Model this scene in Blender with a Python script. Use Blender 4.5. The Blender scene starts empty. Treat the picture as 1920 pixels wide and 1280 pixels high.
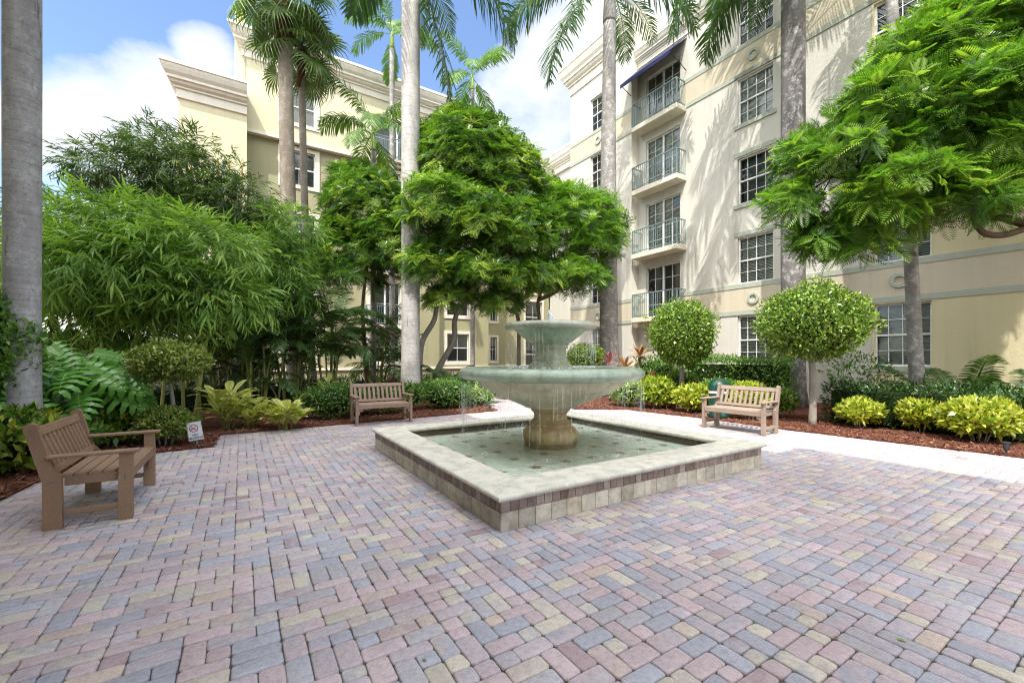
SUN_E = 2.0; SKY_S = .05; EXPO = 1.72; SKY_T = (1.95, 1.95, 2.0); CL_FILL = 27.
import bpy, math, random
import numpy as np
from mathutils import Vector, Matrix
random.seed(7); RNG = np.random.default_rng(7)
SC = bpy.context.scene; COL = SC.collection
R = math.radians
F, X0, Y0, H = 803.0, 960.0, 670.0, 1.45          # focal length (px of a 1920 wide frame), horizon, eye height
U = np.array([-.5344, .8453, 0.]); V = np.array([.8453, .5344, 0.]); Z = np.array([0., 0., 1.])
YAW = math.atan2(V[1], V[0])
def G(px, py, z=0.):
    d = (H - z) * F / (py - Y0); return np.array([(px - X0) / F * d, d, z])
def AT(px, py, d): return np.array([(px - X0) / F * d, d, H + (Y0 - py) / F * d])
def SN(s, n, z=0.): return U * s + V * n + Z * z
def s_on_n(px, N):
    r = (px - X0) / F; d = N / (V[0] * r + V[1]); return d * (U[0] * r + U[1])
def n_on_s(px, M):
    r = (px - X0) / F; d = M / (U[0] * r + U[1]); return d * (V[0] * r + V[1])
# ------------------------------------------------------------------ materials
def nodes(name):
    m = bpy.data.materials.new(name); m.use_nodes = True; nt = m.node_tree
    return m, nt, nt.nodes['Principled BSDF'], nt.nodes['Material Output']
def N(nt, t, **k):
    n = nt.nodes.new(t)
    for a, b in k.items():
        if a.startswith('i_'):
            key = a[2:]; key = int(key) if key.isdigit() else key.replace('_', ' ')
            n.inputs[key].default_value = b
        else: setattr(n, a, b)
    return n
def c4(c): return (c[0], c[1], c[2], 1.)
def ramp(nt, fac, stops):
    r = N(nt, 'ShaderNodeValToRGB'); e = r.color_ramp.elements
    while len(e) < len(stops): e.new(.5)
    for k, (p, c) in enumerate(stops): e[k].position = p; e[k].color = c4(c)
    nt.links.new(fac, r.inputs[0]); return r.outputs[0]
def mixc(nt, fac, a, b, mode='MIX'):
    m = N(nt, 'ShaderNodeMix', data_type='RGBA', blend_type=mode)
    for s, v in ((0, fac), (6, a), (7, b)):
        if hasattr(v, 'links'): nt.links.new(v, m.inputs[s])
        else: m.inputs[s].default_value = v if s == 0 else c4(v)
    return m.outputs[2]
def noise(nt, vec, scale, detail=4, rough=.6, out='Fac'):
    n = N(nt, 'ShaderNodeTexNoise'); n.inputs['Scale'].default_value = scale
    n.inputs['Detail'].default_value = detail; n.inputs['Roughness'].default_value = rough
    nt.links.new(vec, n.inputs['Vector']); return n.outputs[out]
def coords(nt, kind='Object', scale=None):
    o = N(nt, 'ShaderNodeTexCoord').outputs[kind]
    if scale:
        mp = N(nt, 'ShaderNodeMapping'); mp.inputs['Scale'].default_value = scale
        nt.links.new(o, mp.inputs[0]); o = mp.outputs[0]
    return o
def bump(nt, p, h, strength=.3, dist=.01, normal=None):
    b = N(nt, 'ShaderNodeBump'); b.inputs['Strength'].default_value = strength; b.inputs['Distance'].default_value = dist
    nt.links.new(h, b.inputs['Height'])
    if normal: nt.links.new(normal, b.inputs['Normal'])
    nt.links.new(b.outputs[0], p.inputs['Normal']); return b.outputs[0]
def mat_rough(name, c1, c2, scale=6, rough=.8, b=.3, bscale=60, bdist=.004, sc3=None, spec=.3):
    m, nt, p, o = nodes(name); v = coords(nt, 'Object', sc3)
    f = noise(nt, v, scale, 6, .65); nt.links.new(ramp(nt, f, [(.32, c1), (.68, c2)]), p.inputs['Base Color'])
    p.inputs['Roughness'].default_value = rough; p.inputs['Specular IOR Level'].default_value = spec
    bump(nt, p, noise(nt, v, bscale, 5, .7), b, bdist); return m
def mat_leaf(name, dark, mid, light, trans=.3, rough=.42, spec=.35):
    m, nt, p, o = nodes(name)
    a = N(nt, 'ShaderNodeAttribute', attribute_name='rnd').outputs['Fac']
    col = ramp(nt, a, [(0., dark), (.5, mid), (1., light)])
    nt.links.new(col, p.inputs['Base Color']); p.inputs['Roughness'].default_value = rough
    p.inputs['Specular IOR Level'].default_value = spec
    t = N(nt, 'ShaderNodeBsdfTranslucent'); nt.links.new(mixc(nt, 1., col, (1.25, 1.3, .55), 'MULTIPLY'), t.inputs[0])
    x = N(nt, 'ShaderNodeMixShader'); x.inputs[0].default_value = trans
    nt.links.new(p.outputs[0], x.inputs[1]); nt.links.new(t.outputs[0], x.inputs[2]); nt.links.new(x.outputs[0], o.inputs[0])
    return m
def mat_plain(name, c, rough=.5, metal=0., spec=.5):
    m, nt, p, o = nodes(name); v = coords(nt)
    f = noise(nt, v, 9., 4); nt.links.new(ramp(nt, f, [(.3, tuple(x * .86 for x in c)), (.7, tuple(min(1, x * 1.1) for x in c))]), p.inputs['Base Color'])
    p.inputs['Roughness'].default_value = rough; p.inputs['Metallic'].default_value = metal; p.inputs['Specular IOR Level'].default_value = spec
    return m
def mat_stucco(name, c, var=.10):
    m, nt, p, o = nodes(name); v = coords(nt)
    f = noise(nt, v, .6, 5); g = noise(nt, coords(nt, 'Object', (3.4, 3.4, .22)), 1.3, 6)
    a = mixc(nt, f, tuple(x * (1 - var) for x in c), tuple(min(.92, x * (1 + var * .5)) for x in c))
    b = mixc(nt, 1., a, ramp(nt, g, [(.28, (.86, .85, .83)), (.42, (.96, .955, .95)), (.6, (1, 1, 1))]), 'MULTIPLY')
    nt.links.new(b, p.inputs['Base Color']); p.inputs['Roughness'].default_value = .9; p.inputs['Specular IOR Level'].default_value = .2
    bump(nt, p, noise(nt, v, 16, 6, .7), .5, .02); return m
def mat_trunk(name, c1, c2, ring=9., lichen=(.62, .6, .58), dark=(.12, .11, .1)):
    m, nt, p, o = nodes(name); v = coords(nt)
    f = noise(nt, coords(nt, 'Object', (3, 3, .35)), 1.6, 5)
    base = ramp(nt, f, [(.3, c1), (.7, c2)])
    rg = noise(nt, coords(nt, 'Object', (.5, .5, ring * 2.2)), 1., 4, .6)
    rr = ramp(nt, rg, [(.36, (.80, .79, .78)), (.47, (1, 1, 1)), (1., (1.05, 1.05, 1.05))])
    base = mixc(nt, 1., base, rr, 'MULTIPLY')
    sp = noise(nt, v, 24, 6, .8); base = mixc(nt, ramp(nt, sp, [(.56, (0, 0, 0)), (.66, (.8, .8, .8))]), base, dark)
    cr = noise(nt, coords(nt, 'Object', (9, 9, .9)), 1.6, 4, .6); base = mixc(nt, ramp(nt, cr, [(.66, (0, 0, 0)), (.72, (.7, .7, .7))]), base, dark)
    pt = noise(nt, v, 4.5, 9, .82); base = mixc(nt, ramp(nt, pt, [(.50, (0, 0, 0)), (.62, (.75, .75, .75))]), base, lichen)
    p2 = noise(nt, coords(nt, 'Object', (1.4, 1.4, .7)), 1.7, 5, .6); base = mixc(nt, 1., base, ramp(nt, p2, [(.32, (.68, .67, .66)), (.62, (1.06, 1.06, 1.06))]), 'MULTIPLY')
    nt.links.new(base, p.inputs['Base Color']); p.inputs['Roughness'].default_value = .85; p.inputs['Specular IOR Level'].default_value = .2
    b1 = bump(nt, p, noise(nt, v, 40, 5, .7), .5, .008); bump(nt, p, rg, .5, .02, b1); return m
# ------------------------------------------------------------------ mesh helpers
def link(o, parent=None, loc=None):
    COL.objects.link(o)
    if parent is not None: o.parent = parent
    if loc is not None: o.location = loc
    return o
def tag(o, label=None, cat=None, group=None, kind=None):
    if label: o['label'] = label
    if cat: o['category'] = cat
    if group: o['group'] = group
    if kind: o['kind'] = kind
    return o
def empty(name, loc=(0, 0, 0), rz=0., label=None, cat=None, group=None):
    o = bpy.data.objects.new(name, None); o.empty_display_size = .1; o.location = loc; o.rotation_euler = (0, 0, rz)
    COL.objects.link(o); return tag(o, label, cat, group)
class MB:
    def __init__(s): s.v = []; s.f = []; s.c = []
    def add(s, vs, fs, col=None):
        k = len(s.v); s.v += [tuple(x) for x in vs]; s.f += [tuple(i + k for i in f) for f in fs]
        if col is not None: s.c += [col] * len(vs)
    def box(s, c, sz, M=None, bev=0., col=None):
        x, y, z = sz[0] / 2, sz[1] / 2, sz[2] / 2
        if bev > 0:
            b = min(bev, x * .9, y * .9, z * .9); P = []
            for sx in (-1, 1):
                for sy in (-1, 1):
                    for q in (-1, 1):
                        P += [(sx * x, sy * (y - b), q * (z - b)), (sx * (x - b), sy * y, q * (z - b)), (sx * (x - b), sy * (y - b), q * z)]
            I = lambda a, b_, c_, k: ((a * 2 + b_) * 2 + c_) * 3 + k
            fs = []
            for a in (0, 1):
                fs.append([I(a, 0, 0, 0), I(a, 1, 0, 0), I(a, 1, 1, 0), I(a, 0, 1, 0)][::1 if a else -1])
                fs.append([I(0, a, 0, 1), I(0, a, 1, 1), I(1, a, 1, 1), I(1, a, 0, 1)][::1 if a else -1])
                fs.append([I(0, 0, a, 2), I(1, 0, a, 2), I(1, 1, a, 2), I(0, 1, a, 2)][::1 if a else -1])
                for d in (0, 1):
                    f = [I(a, d, 0, 0), I(a, d, 0, 1), I(a, d, 1, 1), I(a, d, 1, 0)]; fs.append(f if (a + d) % 2 else f[::-1])
                    f = [I(a, 0, d, 0), I(a, 0, d, 2), I(a, 1, d, 2), I(a, 1, d, 0)]; fs.append(f[::-1] if (a + d) % 2 else f)
                    f = [I(0, a, d, 1), I(0, a, d, 2), I(1, a, d, 2), I(1, a, d, 1)]; fs.append(f if (a + d) % 2 else f[::-1])
                    for e in (0, 1):
                        f = [I(a, d, e, 0), I(a, d, e, 1), I(a, d, e, 2)]; fs.append(f if (a + d + e) % 2 else f[::-1])
        else:
            P = [(-x, -y, -z), (x, -y, -z), (x, y, -z), (-x, y, -z), (-x, -y, z), (x, -y, z), (x, y, z), (-x, y, z)]
            fs = [(0, 3, 2, 1), (4, 5, 6, 7), (0, 1, 5, 4), (1, 2, 6, 5), (2, 3, 7, 6), (3, 0, 4, 7)]
        if M is not None: P = [np.asarray(M) @ np.array(p) for p in P]
        s.add([np.array(p) + np.array(c) for p in P], fs, col)
    def sbox(s, s0, s1, n0, n1, z0, z1, bev=0., col=None):      # a box along the courtyard's own axes
        s.box(SN((s0 + s1) / 2, (n0 + n1) / 2, (z0 + z1) / 2), (abs(n1 - n0), abs(s1 - s0), abs(z1 - z0)), np.column_stack([V, U, Z]), bev, col)
    def tube(s, pts, rad, n=8, cap=True, col=None):
        pts = [np.array(p, float) for p in pts]; k = len(pts); vs = []; a = None
        for i in range(k):
            t = pts[min(i + 1, k - 1)] - pts[max(i - 1, 0)]; t /= (np.linalg.norm(t) + 1e-9)
            if a is None: a = np.cross(t, [0, 0, 1.] if abs(t[2]) < .9 else [1., 0, 0])
            a = a - t * a.dot(t); a /= (np.linalg.norm(a) + 1e-9); b = np.cross(t, a)
            r = rad[i] if hasattr(rad, '__len__') else rad
            vs += [pts[i] + r * (math.cos(2 * math.pi * j / n) * a + math.sin(2 * math.pi * j / n) * b) for j in range(n)]
        fs = [(i * n + j, i * n + (j + 1) % n, (i + 1) * n + (j + 1) % n, (i + 1) * n + j) for i in range(k - 1) for j in range(n)]
        if cap: fs += [tuple(range(n))[::-1], tuple((k - 1) * n + j for j in range(n))]
        s.add(vs, fs, col)
    def lathe(s, prof, n=48, c=(0, 0, 0), wob=0.):
        vs = []; k = len(prof)
        for r, z in prof:
            vs += [(c[0] + r * math.cos(2 * math.pi * j / n), c[1] + r * math.sin(2 * math.pi * j / n), c[2] + z) for j in range(n)]
        s.add(vs, [(i * n + j, i * n + (j + 1) % n, (i + 1) * n + (j + 1) % n, (i + 1) * n + j) for i in range(k - 1) for j in range(n)])
    def quad(s, a, b, c, d, col=None): s.add([a, b, c, d], [(0, 1, 2, 3)], col)
    def build(s, name, mat, parent=None, loc=None, smooth=False, at=None):
        me = bpy.data.meshes.new(name); vs = np.array(s.v, float)
        if at is not None: vs = vs - np.array(at)
        me.from_pydata(vs.tolist(), [], s.f)
        if s.c:
            ca = me.color_attributes.new('col', 'FLOAT_COLOR', 'POINT'); ca.data.foreach_set('color', np.array(s.c, np.float32).reshape(-1))
        if smooth:
            me.polygons.foreach_set('use_smooth', [True] * len(me.polygons))
            if smooth is not True: me.set_sharp_from_angle(angle=R(smooth))
        me.update(); me.materials.append(mat); o = bpy.data.objects.new(name, me)
        return link(o, parent, loc)
class LB:                                                          # many leaves at once, straight into numpy arrays
    def __init__(s): s.V = []; s.F = []; s.R = []; s.n = 0
    def emit(s, TV, TF, M, T, rnd, tr=None):
        K, n = len(T), len(TV); v = np.einsum('kij,nj->kni', M, TV) + T[:, None, :]
        s.V.append(v.reshape(-1, 3)); s.F.append((TF[None] + (np.arange(K) * n)[:, None, None] + s.n).reshape(-1, 4))
        r = np.repeat(np.asarray(rnd)[:, None], n, 1)
        if tr is not None: r = np.clip(r + tr[None], 0, 1)
        s.R.append(r.reshape(-1)); s.n += K * n
    def raw(s, v, f, r): s.V.append(np.asarray(v, float)); s.F.append(np.asarray(f) + s.n); s.R.append(np.asarray(r, float)); s.n += len(v)
    def arrays(s): return np.concatenate(s.V), np.concatenate(s.F), np.concatenate(s.R)
    def mesh(s, name, mat):
        v, f, r = s.arrays(); me = bpy.data.meshes.new(name); m = len(f)
        me.vertices.add(len(v)); me.vertices.foreach_set('co', v.astype(np.float32).reshape(-1))
        me.loops.add(m * 4); me.loops.foreach_set('vertex_index', f.astype(np.int32).reshape(-1))
        me.polygons.add(m); me.polygons.foreach_set('loop_start', np.arange(0, m * 4, 4, dtype=np.int32)); me.update(calc_edges=True)
        a = me.attributes.new('rnd', 'FLOAT', 'POINT'); a.data.foreach_set('value', np.clip(r, 0, 1).astype(np.float32))
        me.materials.append(mat); return me
    def build(s, name, mat, parent=None, loc=None): return link(bpy.data.objects.new(name, s.mesh(name, mat)), parent, loc)
def unit(a): return a / (np.linalg.norm(a, axis=-1, keepdims=True) + 1e-9)
def frames(y, up, rng=None, scale=None):                            # matrices whose columns are side, leaf axis y, leaf normal
    y = unit(np.asarray(y, float)); x = np.cross(y, up); bad = np.linalg.norm(x, axis=1) < 1e-3; x[bad] = [1, 0, 0]; x = unit(x)
    z = np.cross(x, y); M = np.stack([x, y, z], 2)
    return M if scale is None else M * np.asarray(scale)[:, None, None]
def rdir(k): return unit(RNG.normal(size=(k, 3)))
def leaf_t(w=.25, fold=.08, droop=.1):                              # an unit-long lanceolate leaf of two quads
    v = np.array([[-.02, 0, 0], [.02, 0, 0], [w / 2, .45, fold - droop * .2], [-w / 2, .45, fold - droop * .2], [.02, 1, -droop], [-.02, 1, -droop]], float)
    return v, np.array([[0, 1, 2, 3], [3, 2, 4, 5]])
def leaf_d(w=.4, fold=.06): return np.array([[0, 0, 0], [w / 2, .5, fold], [0, 1, -.05], [-w / 2, .5, fold]], float), np.array([[0, 1, 2, 3]])
def ell_pts(k, c, r, lo=.8, hi=1.02, zmin=-1.): 
    d = rdir(k * 2); d = d[d[:, 2] > zmin][:k]; rad = RNG.uniform(lo, hi, len(d)) 
    return np.array(c) + d * rad[:, None] * np.array(r), unit(d / np.array(r))
# ------------------------------------------------------------------ camera, sun, sky
cam = bpy.data.cameras.new('camera'); co = link(bpy.data.objects.new('camera', cam), None, (0, 0, H)); co.rotation_euler = (R(90), 0, 0)
cam.sensor_width = 36; cam.lens = 36 * F / 1920; cam.shift_y = (Y0 - 640) / 1920; cam.clip_end = 2000; cam.clip_start = .05; SC.camera = co
EL = R(58); hx, hy = -.3, -.954
sun = bpy.data.lights.new('sun', 'SUN'); sun.energy = SUN_E; sun.angle = R(.53); sun.color = (1, .95, .87)
so = link(bpy.data.objects.new('sun', sun), None, (0, 0, 40))
S = Vector((hx * math.cos(EL), hy * math.cos(EL), math.sin(EL))); so.rotation_euler = S.to_track_quat('Z', 'Y').to_euler()
w = bpy.data.worlds.new('World'); SC.world = w; w.use_nodes = True; nt = w.node_tree; nt.nodes.clear()
out = N(nt, 'ShaderNodeOutputWorld'); bg = N(nt, 'ShaderNodeBackground'); bg.inputs[1].default_value = SKY_S
sky = N(nt, 'ShaderNodeTexSky', sky_type='NISHITA', sun_disc=False, sun_elevation=EL, sun_rotation=math.atan2(hx, hy), air_density=1.0, dust_density=.6, ozone_density=2.5, altitude=0)
tc = N(nt, 'ShaderNodeTexCoord'); nm = N(nt, 'ShaderNodeVectorMath', operation='NORMALIZE'); nt.links.new(tc.outputs['Generated'], nm.inputs[0])
mp = N(nt, 'ShaderNodeMapping'); mp.inputs['Scale'].default_value = (1, 1, 1.6); nt.links.new(nm.outputs[0], mp.inputs[0])
n1 = noise(nt, mp.outputs[0], 4.2, 12, .62); n2 = noise(nt, mp.outputs[0], 1.7, 4, .5)
acc = None
for px, py, ro, ri in [(110, 260, 6.5, 1), (210, 240, 7.5, 2), (300, 200, 6.5, 2), (300, 330, 12, 4), (385, 105, 3.5, .5), (950, 205, 7, 2), (1010, 200, 9, 4), (1060, 130, 8, 4), (1180, 30, 10, 5),
                       (1350, -150, 14, 6), (700, 420, 16, 6), (1500, 250, 25, 10), (1900, 100, 25, 10)]:
    d = Vector(((px - X0) / F, 1, (Y0 - py) / F)).normalized()
    dp = N(nt, 'ShaderNodeVectorMath', operation='DOT_PRODUCT'); dp.inputs[1].default_value = d; nt.links.new(nm.outputs[0], dp.inputs[0])
    mr = N(nt, 'ShaderNodeMapRange'); mr.inputs[1].default_value = math.cos(R(ro)); mr.inputs[2].default_value = math.cos(R(ri)); nt.links.new(dp.outputs['Value'], mr.inputs[0])
    if acc is None: acc = mr.outputs[0]
    else:
        mx = N(nt, 'ShaderNodeMath', operation='MAXIMUM'); nt.links.new(acc, mx.inputs[0]); nt.links.new(mr.outputs[0], mx.inputs[1]); acc = mx.outputs[0]
def madd(a, m, c):
    q = N(nt, 'ShaderNodeMath', operation='MULTIPLY_ADD'); nt.links.new(a, q.inputs[0]); q.inputs[1].default_value = m
    if hasattr(c, 'links'): nt.links.new(c, q.inputs[2])
    else: q.inputs[2].default_value = c
    return q.outputs[0]
val = madd(acc, .62, madd(n1, 1.1, -.44))
cf = ramp(nt, val, [(.38, (0, 0, 0)), (.56, (.55, .55, .55)), (.78, (.97, .97, .97))])
shade = ramp(nt, n2, [(.35, (5.7, 6.0, 6.3)), (.62, (7.9, 7.9, 7.85))])
# bright clouds added overhead and behind the camera, unseen, to lift the shade
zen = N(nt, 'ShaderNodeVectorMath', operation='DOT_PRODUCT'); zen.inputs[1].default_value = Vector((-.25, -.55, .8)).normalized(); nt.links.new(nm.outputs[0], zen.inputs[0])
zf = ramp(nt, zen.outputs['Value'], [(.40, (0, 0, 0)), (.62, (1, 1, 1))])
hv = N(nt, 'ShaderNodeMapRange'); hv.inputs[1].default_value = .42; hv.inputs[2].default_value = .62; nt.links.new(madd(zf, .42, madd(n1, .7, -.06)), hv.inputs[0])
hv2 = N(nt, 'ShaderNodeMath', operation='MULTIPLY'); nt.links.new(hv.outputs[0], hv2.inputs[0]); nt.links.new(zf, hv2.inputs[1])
skc = mixc(nt, 1., sky.outputs[0], SKY_T, 'MULTIPLY')
nt.links.new(mixc(nt, hv2.outputs[0], mixc(nt, cf, skc, shade), (CL_FILL * .985, CL_FILL * .985, CL_FILL)), bg.inputs[0]); nt.links.new(bg.outputs[0], out.inputs[0])
SC.view_settings.view_transform = 'Standard'; SC.view_settings.look = 'None'; SC.view_settings.exposure = EXPO; SC.view_settings.gamma = 1
SC.cycles.max_bounces = 6; SC.cycles.diffuse_bounces = 4; SC.cycles.glossy_bounces = 3; SC.cycles.transmission_bounces = 4; SC.cycles.transparent_max_bounces = 12
SC.cycles.caustics_reflective = False; SC.cycles.caustics_refractive = False; SC.cycles.sample_clamp_indirect = 6
SC.cycles.use_denoising = True; SC.cycles.denoising_prefilter = 'NONE'; SC.cycles.pixel_filter_type = 'BLACKMAN_HARRIS'; SC.cycles.filter_width = 1.15
# ------------------------------------------------------------------ ground
m_soil = mat_rough('soil', (.05, .03, .02), (.1, .06, .04), 3)
g = MB(); g.quad((-400, -400, -.05), (400, -400, -.05), (400, 400, -.05), (-400, 400, -.05)); tag(g.build('ground', m_soil), kind='structure')
def mulch_mat():
    m, nt, p, o = nodes('mulch'); v = coords(nt)
    f = noise(nt, coords(nt, 'Object', (1, 1, 1)), 26, 8, .8); g_ = noise(nt, v, 1.3, 5)
    vo = N(nt, 'ShaderNodeTexVoronoi'); vo.inputs['Scale'].default_value = 34; nt.links.new(mixc(nt, .12, v, noise(nt, v, 9, 3, .5, 'Color')), vo.inputs['Vector'])
    a = ramp(nt, f, [(.3, (.05, .02, .013)), (.5, (.145, .058, .038)), (.72, (.26, .13, .085))])
    b = mixc(nt, .45, a, ramp(nt, vo.outputs['Color'], [(.1, (.06, .02, .013)), (.55, (.22, .075, .045)), (.95, (.33, .17, .11))]))
    b = mixc(nt, 1., b, ramp(nt, g_, [(.35, (.75, .72, .7)), (.65, (1.15, 1.1, 1.1))]), 'MULTIPLY')
    nt.links.new(b, p.inputs['Base Color']); p.inputs['Roughness'].default_value = .95; p.inputs['Specular IOR Level'].default_value = .1
    bump(nt, p, f, 1., .05); return m
M_MULCH = mulch_mat()
def inside(p, poly):
    x, y = p[0], p[1]; r = False; j = len(poly) - 1
    for i in range(len(poly)):
        xi, yi = poly[i]; xj, yj = poly[j]
        if (yi > y) != (yj > y) and x < (xj - xi) * (y - yi) / (yj - yi) + xi: r = not r
        j = i
    return r
LEFT_EDGE = [(-5.0, -3), (-4.9, 1), (-4.85, 2.9), (-5.0, 3.7), (-5.2, 4.4), (-5.5, 4.95), (-5.55, 6.4), (-4.83, 6.93), (-5.46, 7.97), (-.38, 11.64), (-1.3, 13.6), (-3.6, 16.4), (-6, 19)]
RIGHT_EDGE = [(-3.5, 21), (-1, 18), (1.5, 13.6), (1.75, 11.95), (3.18, 11.9), (4.53, 10.2), (5.5, 8.55), (7.36, 6.16), (9.4, 3.2), (12, -3)]
COURT = LEFT_EDGE + RIGHT_EDGE
def bed(name, pts, z=.025):
    # a sheet of small quads clipped to the bed's polygon with a gently uneven surface
    me = bpy.data.meshes.new(name); import bmesh
    bm = bmesh.new(); f = bm.faces.new([bm.verts.new((x, y, z)) for x, y in pts])
    r = bmesh.ops.extrude_face_region(bm, geom=[f]); 
    for e in r['geom']:
        if isinstance(e, bmesh.types.BMVert): e.co.z -= .07
    bmesh.ops.triangulate(bm, faces=[q for q in bm.faces if len(q.verts) > 4]); bmesh.ops.recalc_face_normals(bm, faces=bm.faces)
    bm.to_mesh(me); bm.free(); me.materials.append(M_MULCH); o = link(bpy.data.objects.new(name, me)); return tag(o, kind='structure')
LBED = LEFT_EDGE + [(-14, 24), (-25, 24), (-25, -3)]
RBED = RIGHT_EDGE + [(22, -3), (22, 20), (8, 26), (0, 26)]
bed('mulch_bed', LBED); bed('mulch_bed', RBED)
ch = LB(); tv = np.array([[-.006, -.03, 0], [.006, -.026, 0], [.007, .028, .004], [-.005, .03, 0]]); tf = np.array([[0, 1, 2, 3]])
def strip_pts(edge, side, k, wmax):
    P = []; L = [np.array(a) for a in edge]; seg = [np.linalg.norm(b - a) for a, b in zip(L, L[1:])]; tot = sum(seg)
    for _ in range(k):
        q = random.random() * tot; i = 0
        while i < len(seg) - 1 and q > seg[i]: q -= seg[i]; i += 1
        d = (L[i + 1] - L[i]) / (seg[i] + 1e-9); nrm = np.array([-d[1], d[0]]) * side
        P.append(L[i] + d * q + nrm * (wmax * random.random() ** 1.4 - .03))
    return np.array([[a, b, .03 + random.random() * .02] for a, b in P])
cp = np.concatenate([strip_pts(LEFT_EDGE[2:11], 1, 9000, 1.6), strip_pts(RIGHT_EDGE[2:9], 1, 7000, 1.5)])
k = len(cp); yy = rdir(k); yy[:, 2] *= .35; up = np.tile([0, 0, 1.], (k, 1)) + RNG.normal(size=(k, 3)) * .45
ch.emit(tv, tf, frames(yy, up, scale=RNG.uniform(.5, 1.25, k)), cp, RNG.uniform(0, 1, k))
m_chip = mat_leaf('mulch_chip', (.06, .024, .016), (.165, .068, .045), (.31, .175, .12), .0, .9, .1)
tag(ch.build('mulch_chips', m_chip), kind='stuff')
# ------------------------------------------------------------------ pavers: every stone is real geometry
def paver_mat():
    m, nt, p, o = nodes('concrete_paver'); v = coords(nt)
    a = N(nt, 'ShaderNodeAttribute', attribute_name='col').outputs['Color']; b2 = N(nt, 'ShaderNodeAttribute', attribute_name='col2').outputs['Color']
    base = mixc(nt, ramp(nt, noise(nt, v, 9., 3), [(.42, (0, 0, 0)), (.6, (1, 1, 1))]), a, b2)
    g1 = noise(nt, v, 150, 4, .8); base = mixc(nt, 1., base, ramp(nt, g1, [(.3, (.72, .72, .72)), (.5, (1, 1, 1)), (.75, (1.2, 1.2, 1.2))]), 'MULTIPLY')
    g3 = noise(nt, v, 32, 4, .65); base = mixc(nt, 1., base, ramp(nt, g3, [(.32, (.82, .815, .81)), (.52, (1, 1, 1)), (.7, (1.08, 1.08, 1.07))]), 'MULTIPLY')
    g2 = noise(nt, v, .7, 5, .6); base = mixc(nt, 1., base, ramp(nt, g2, [(.3, (.80, .785, .78)), (.6, (1.03, 1.03, 1.03))]), 'MULTIPLY')
    nt.links.new(base, p.inputs['Base Color']); p.inputs['Roughness'].default_value = .85; p.inputs['Specular IOR Level'].default_value = .25
    bump(nt, p, g1, .45, .004); return m
M_PAVER = paver_mat()
def make_pavers():
    rnd = random.Random(3); P = []; rs = random.Random(8)
    def lines(a, b, ws):
        o = [a]
        while o[-1] < b: o.append(o[-1] + rs.choice(ws))
        return o
    Sl, Nl = lines(-4.5, 20., (.088, .103, .103, .120)), lines(-8.6, 11.2, (.096, .103, .109)); ns, nn = len(Sl) - 1, len(Nl) - 1; occ = np.zeros((ns, nn), bool)
    c0 = np.array([.563, 6.293]); cs, cn = c0 @ U[:2], c0 @ V[:2]
    for j in range(nn):
        for i in range(ns):
            if occ[i, j]: continue
            left = Nl[j] < .6; wt = rnd.random()
            opts = [(1, 2), (1, 1), (2, 1)] if wt < (.46 if left else .34) else ([(2, 1), (1, 2), (1, 1)] if wt < (.70 if left else .68) else [(1, 1)])
            for a, b in opts + [(1, 1)]:
                if i + a <= ns and j + b <= nn and not occ[i:i + a, j:j + b].any():
                    occ[i:i + a, j:j + b] = True; P.append((Sl[i], Nl[j], Sl[i + a] - Sl[i], Nl[j + b] - Nl[j])); break
    gap = .0020; me_v = []; me_f = []; col = []; col2 = []
    pal = [((.36, .362, .415), 27), ((.465, .378, .393), 32), ((.49, .447, .385), 17), ((.425, .37, .397), 18), ((.395, .375, .40), 9), ((.345, .265, .28), 3), ((.49, .405, .355), 4)]
    cs_, ws_ = [c for c, _ in pal], [w_ for _, w_ in pal]
    for s, n, a, b in P:
        q = SN(s + a / 2, n + b / 2); x, y = q[0], q[1]
        if not inside((x, y), COURT) : 
            # keep stones that poke under the bed's edge
            if min(math.hypot(x - e[0], y - e[1]) for e in COURT) > .0 and not any(inside((x + dx, y + dy), COURT) for dx, dy in ((.12, 0), (-.12, 0), (0, .12), (0, -.12))): continue
        if abs(s + a / 2 - cs) < 1.9 and abs(n + b / 2 - cn) < 1.94: continue
        d = math.hypot(x, y); hi = d < 5
        if y < .9 or abs(x) > y * 1.25 + 1.6: 
            if y < -.5: continue
        k = 3 if hi else 2; rc = .017; rings = [(.008, .0), (.0035, -.0018), (.0, -.006), (0., -.035)] if hi else [(.005, 0.), (0., -.005), (0., -.03)]
        za = rnd.gauss(0, .0013); tx, ty = rnd.gauss(0, .006), rnd.gauss(0, .006); base = len(me_v); jr = [rnd.uniform(-.0025, .0025) for _ in range(4 * k)]
        for ins, zz in rings:
            ha, hb = a / 2 - gap - ins, b / 2 - gap - ins; t = 0
            for sx, sy, a0 in ((1, 1, 0), (-1, 1, 90), (-1, -1, 180), (1, -1, 270)):
                for e in range(k):
                    an = R(a0 + 90 * e / (k - 1)); ls = sx * (ha - rc) + (rc + jr[t]) * math.cos(an); ln = sy * (hb - rc) + (rc + jr[t]) * math.sin(an); t += 1
                    w3 = SN(s + a / 2 + ls, n + b / 2 + ln); me_v.append((w3[0], w3[1], zz + za + ls * tx + ln * ty))
        m4 = 4 * k; me_f.append(tuple(base + e for e in range(m4))[::-1])
        for r_ in range(len(rings) - 1):
            o1 = base + r_ * m4; o2 = o1 + m4
            me_f += [(o1 + e, o1 + (e + 1) % m4, o2 + (e + 1) % m4, o2 + e) for e in range(m4)]
        c = rnd.choices(cs_, ws_)[0]; f = rnd.uniform(.9, 1.1); c = tuple(z_ * f for z_ in c)
        c2 = rnd.choices(cs_, ws_)[0] if rnd.random() < .5 else c; c2 = tuple((.3 * u_ + .7 * v_) for u_, v_ in zip(c, c2))
        col += [c4(c)] * (m4 * len(rings)); col2 += [c4(c2)] * (m4 * len(rings))
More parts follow.
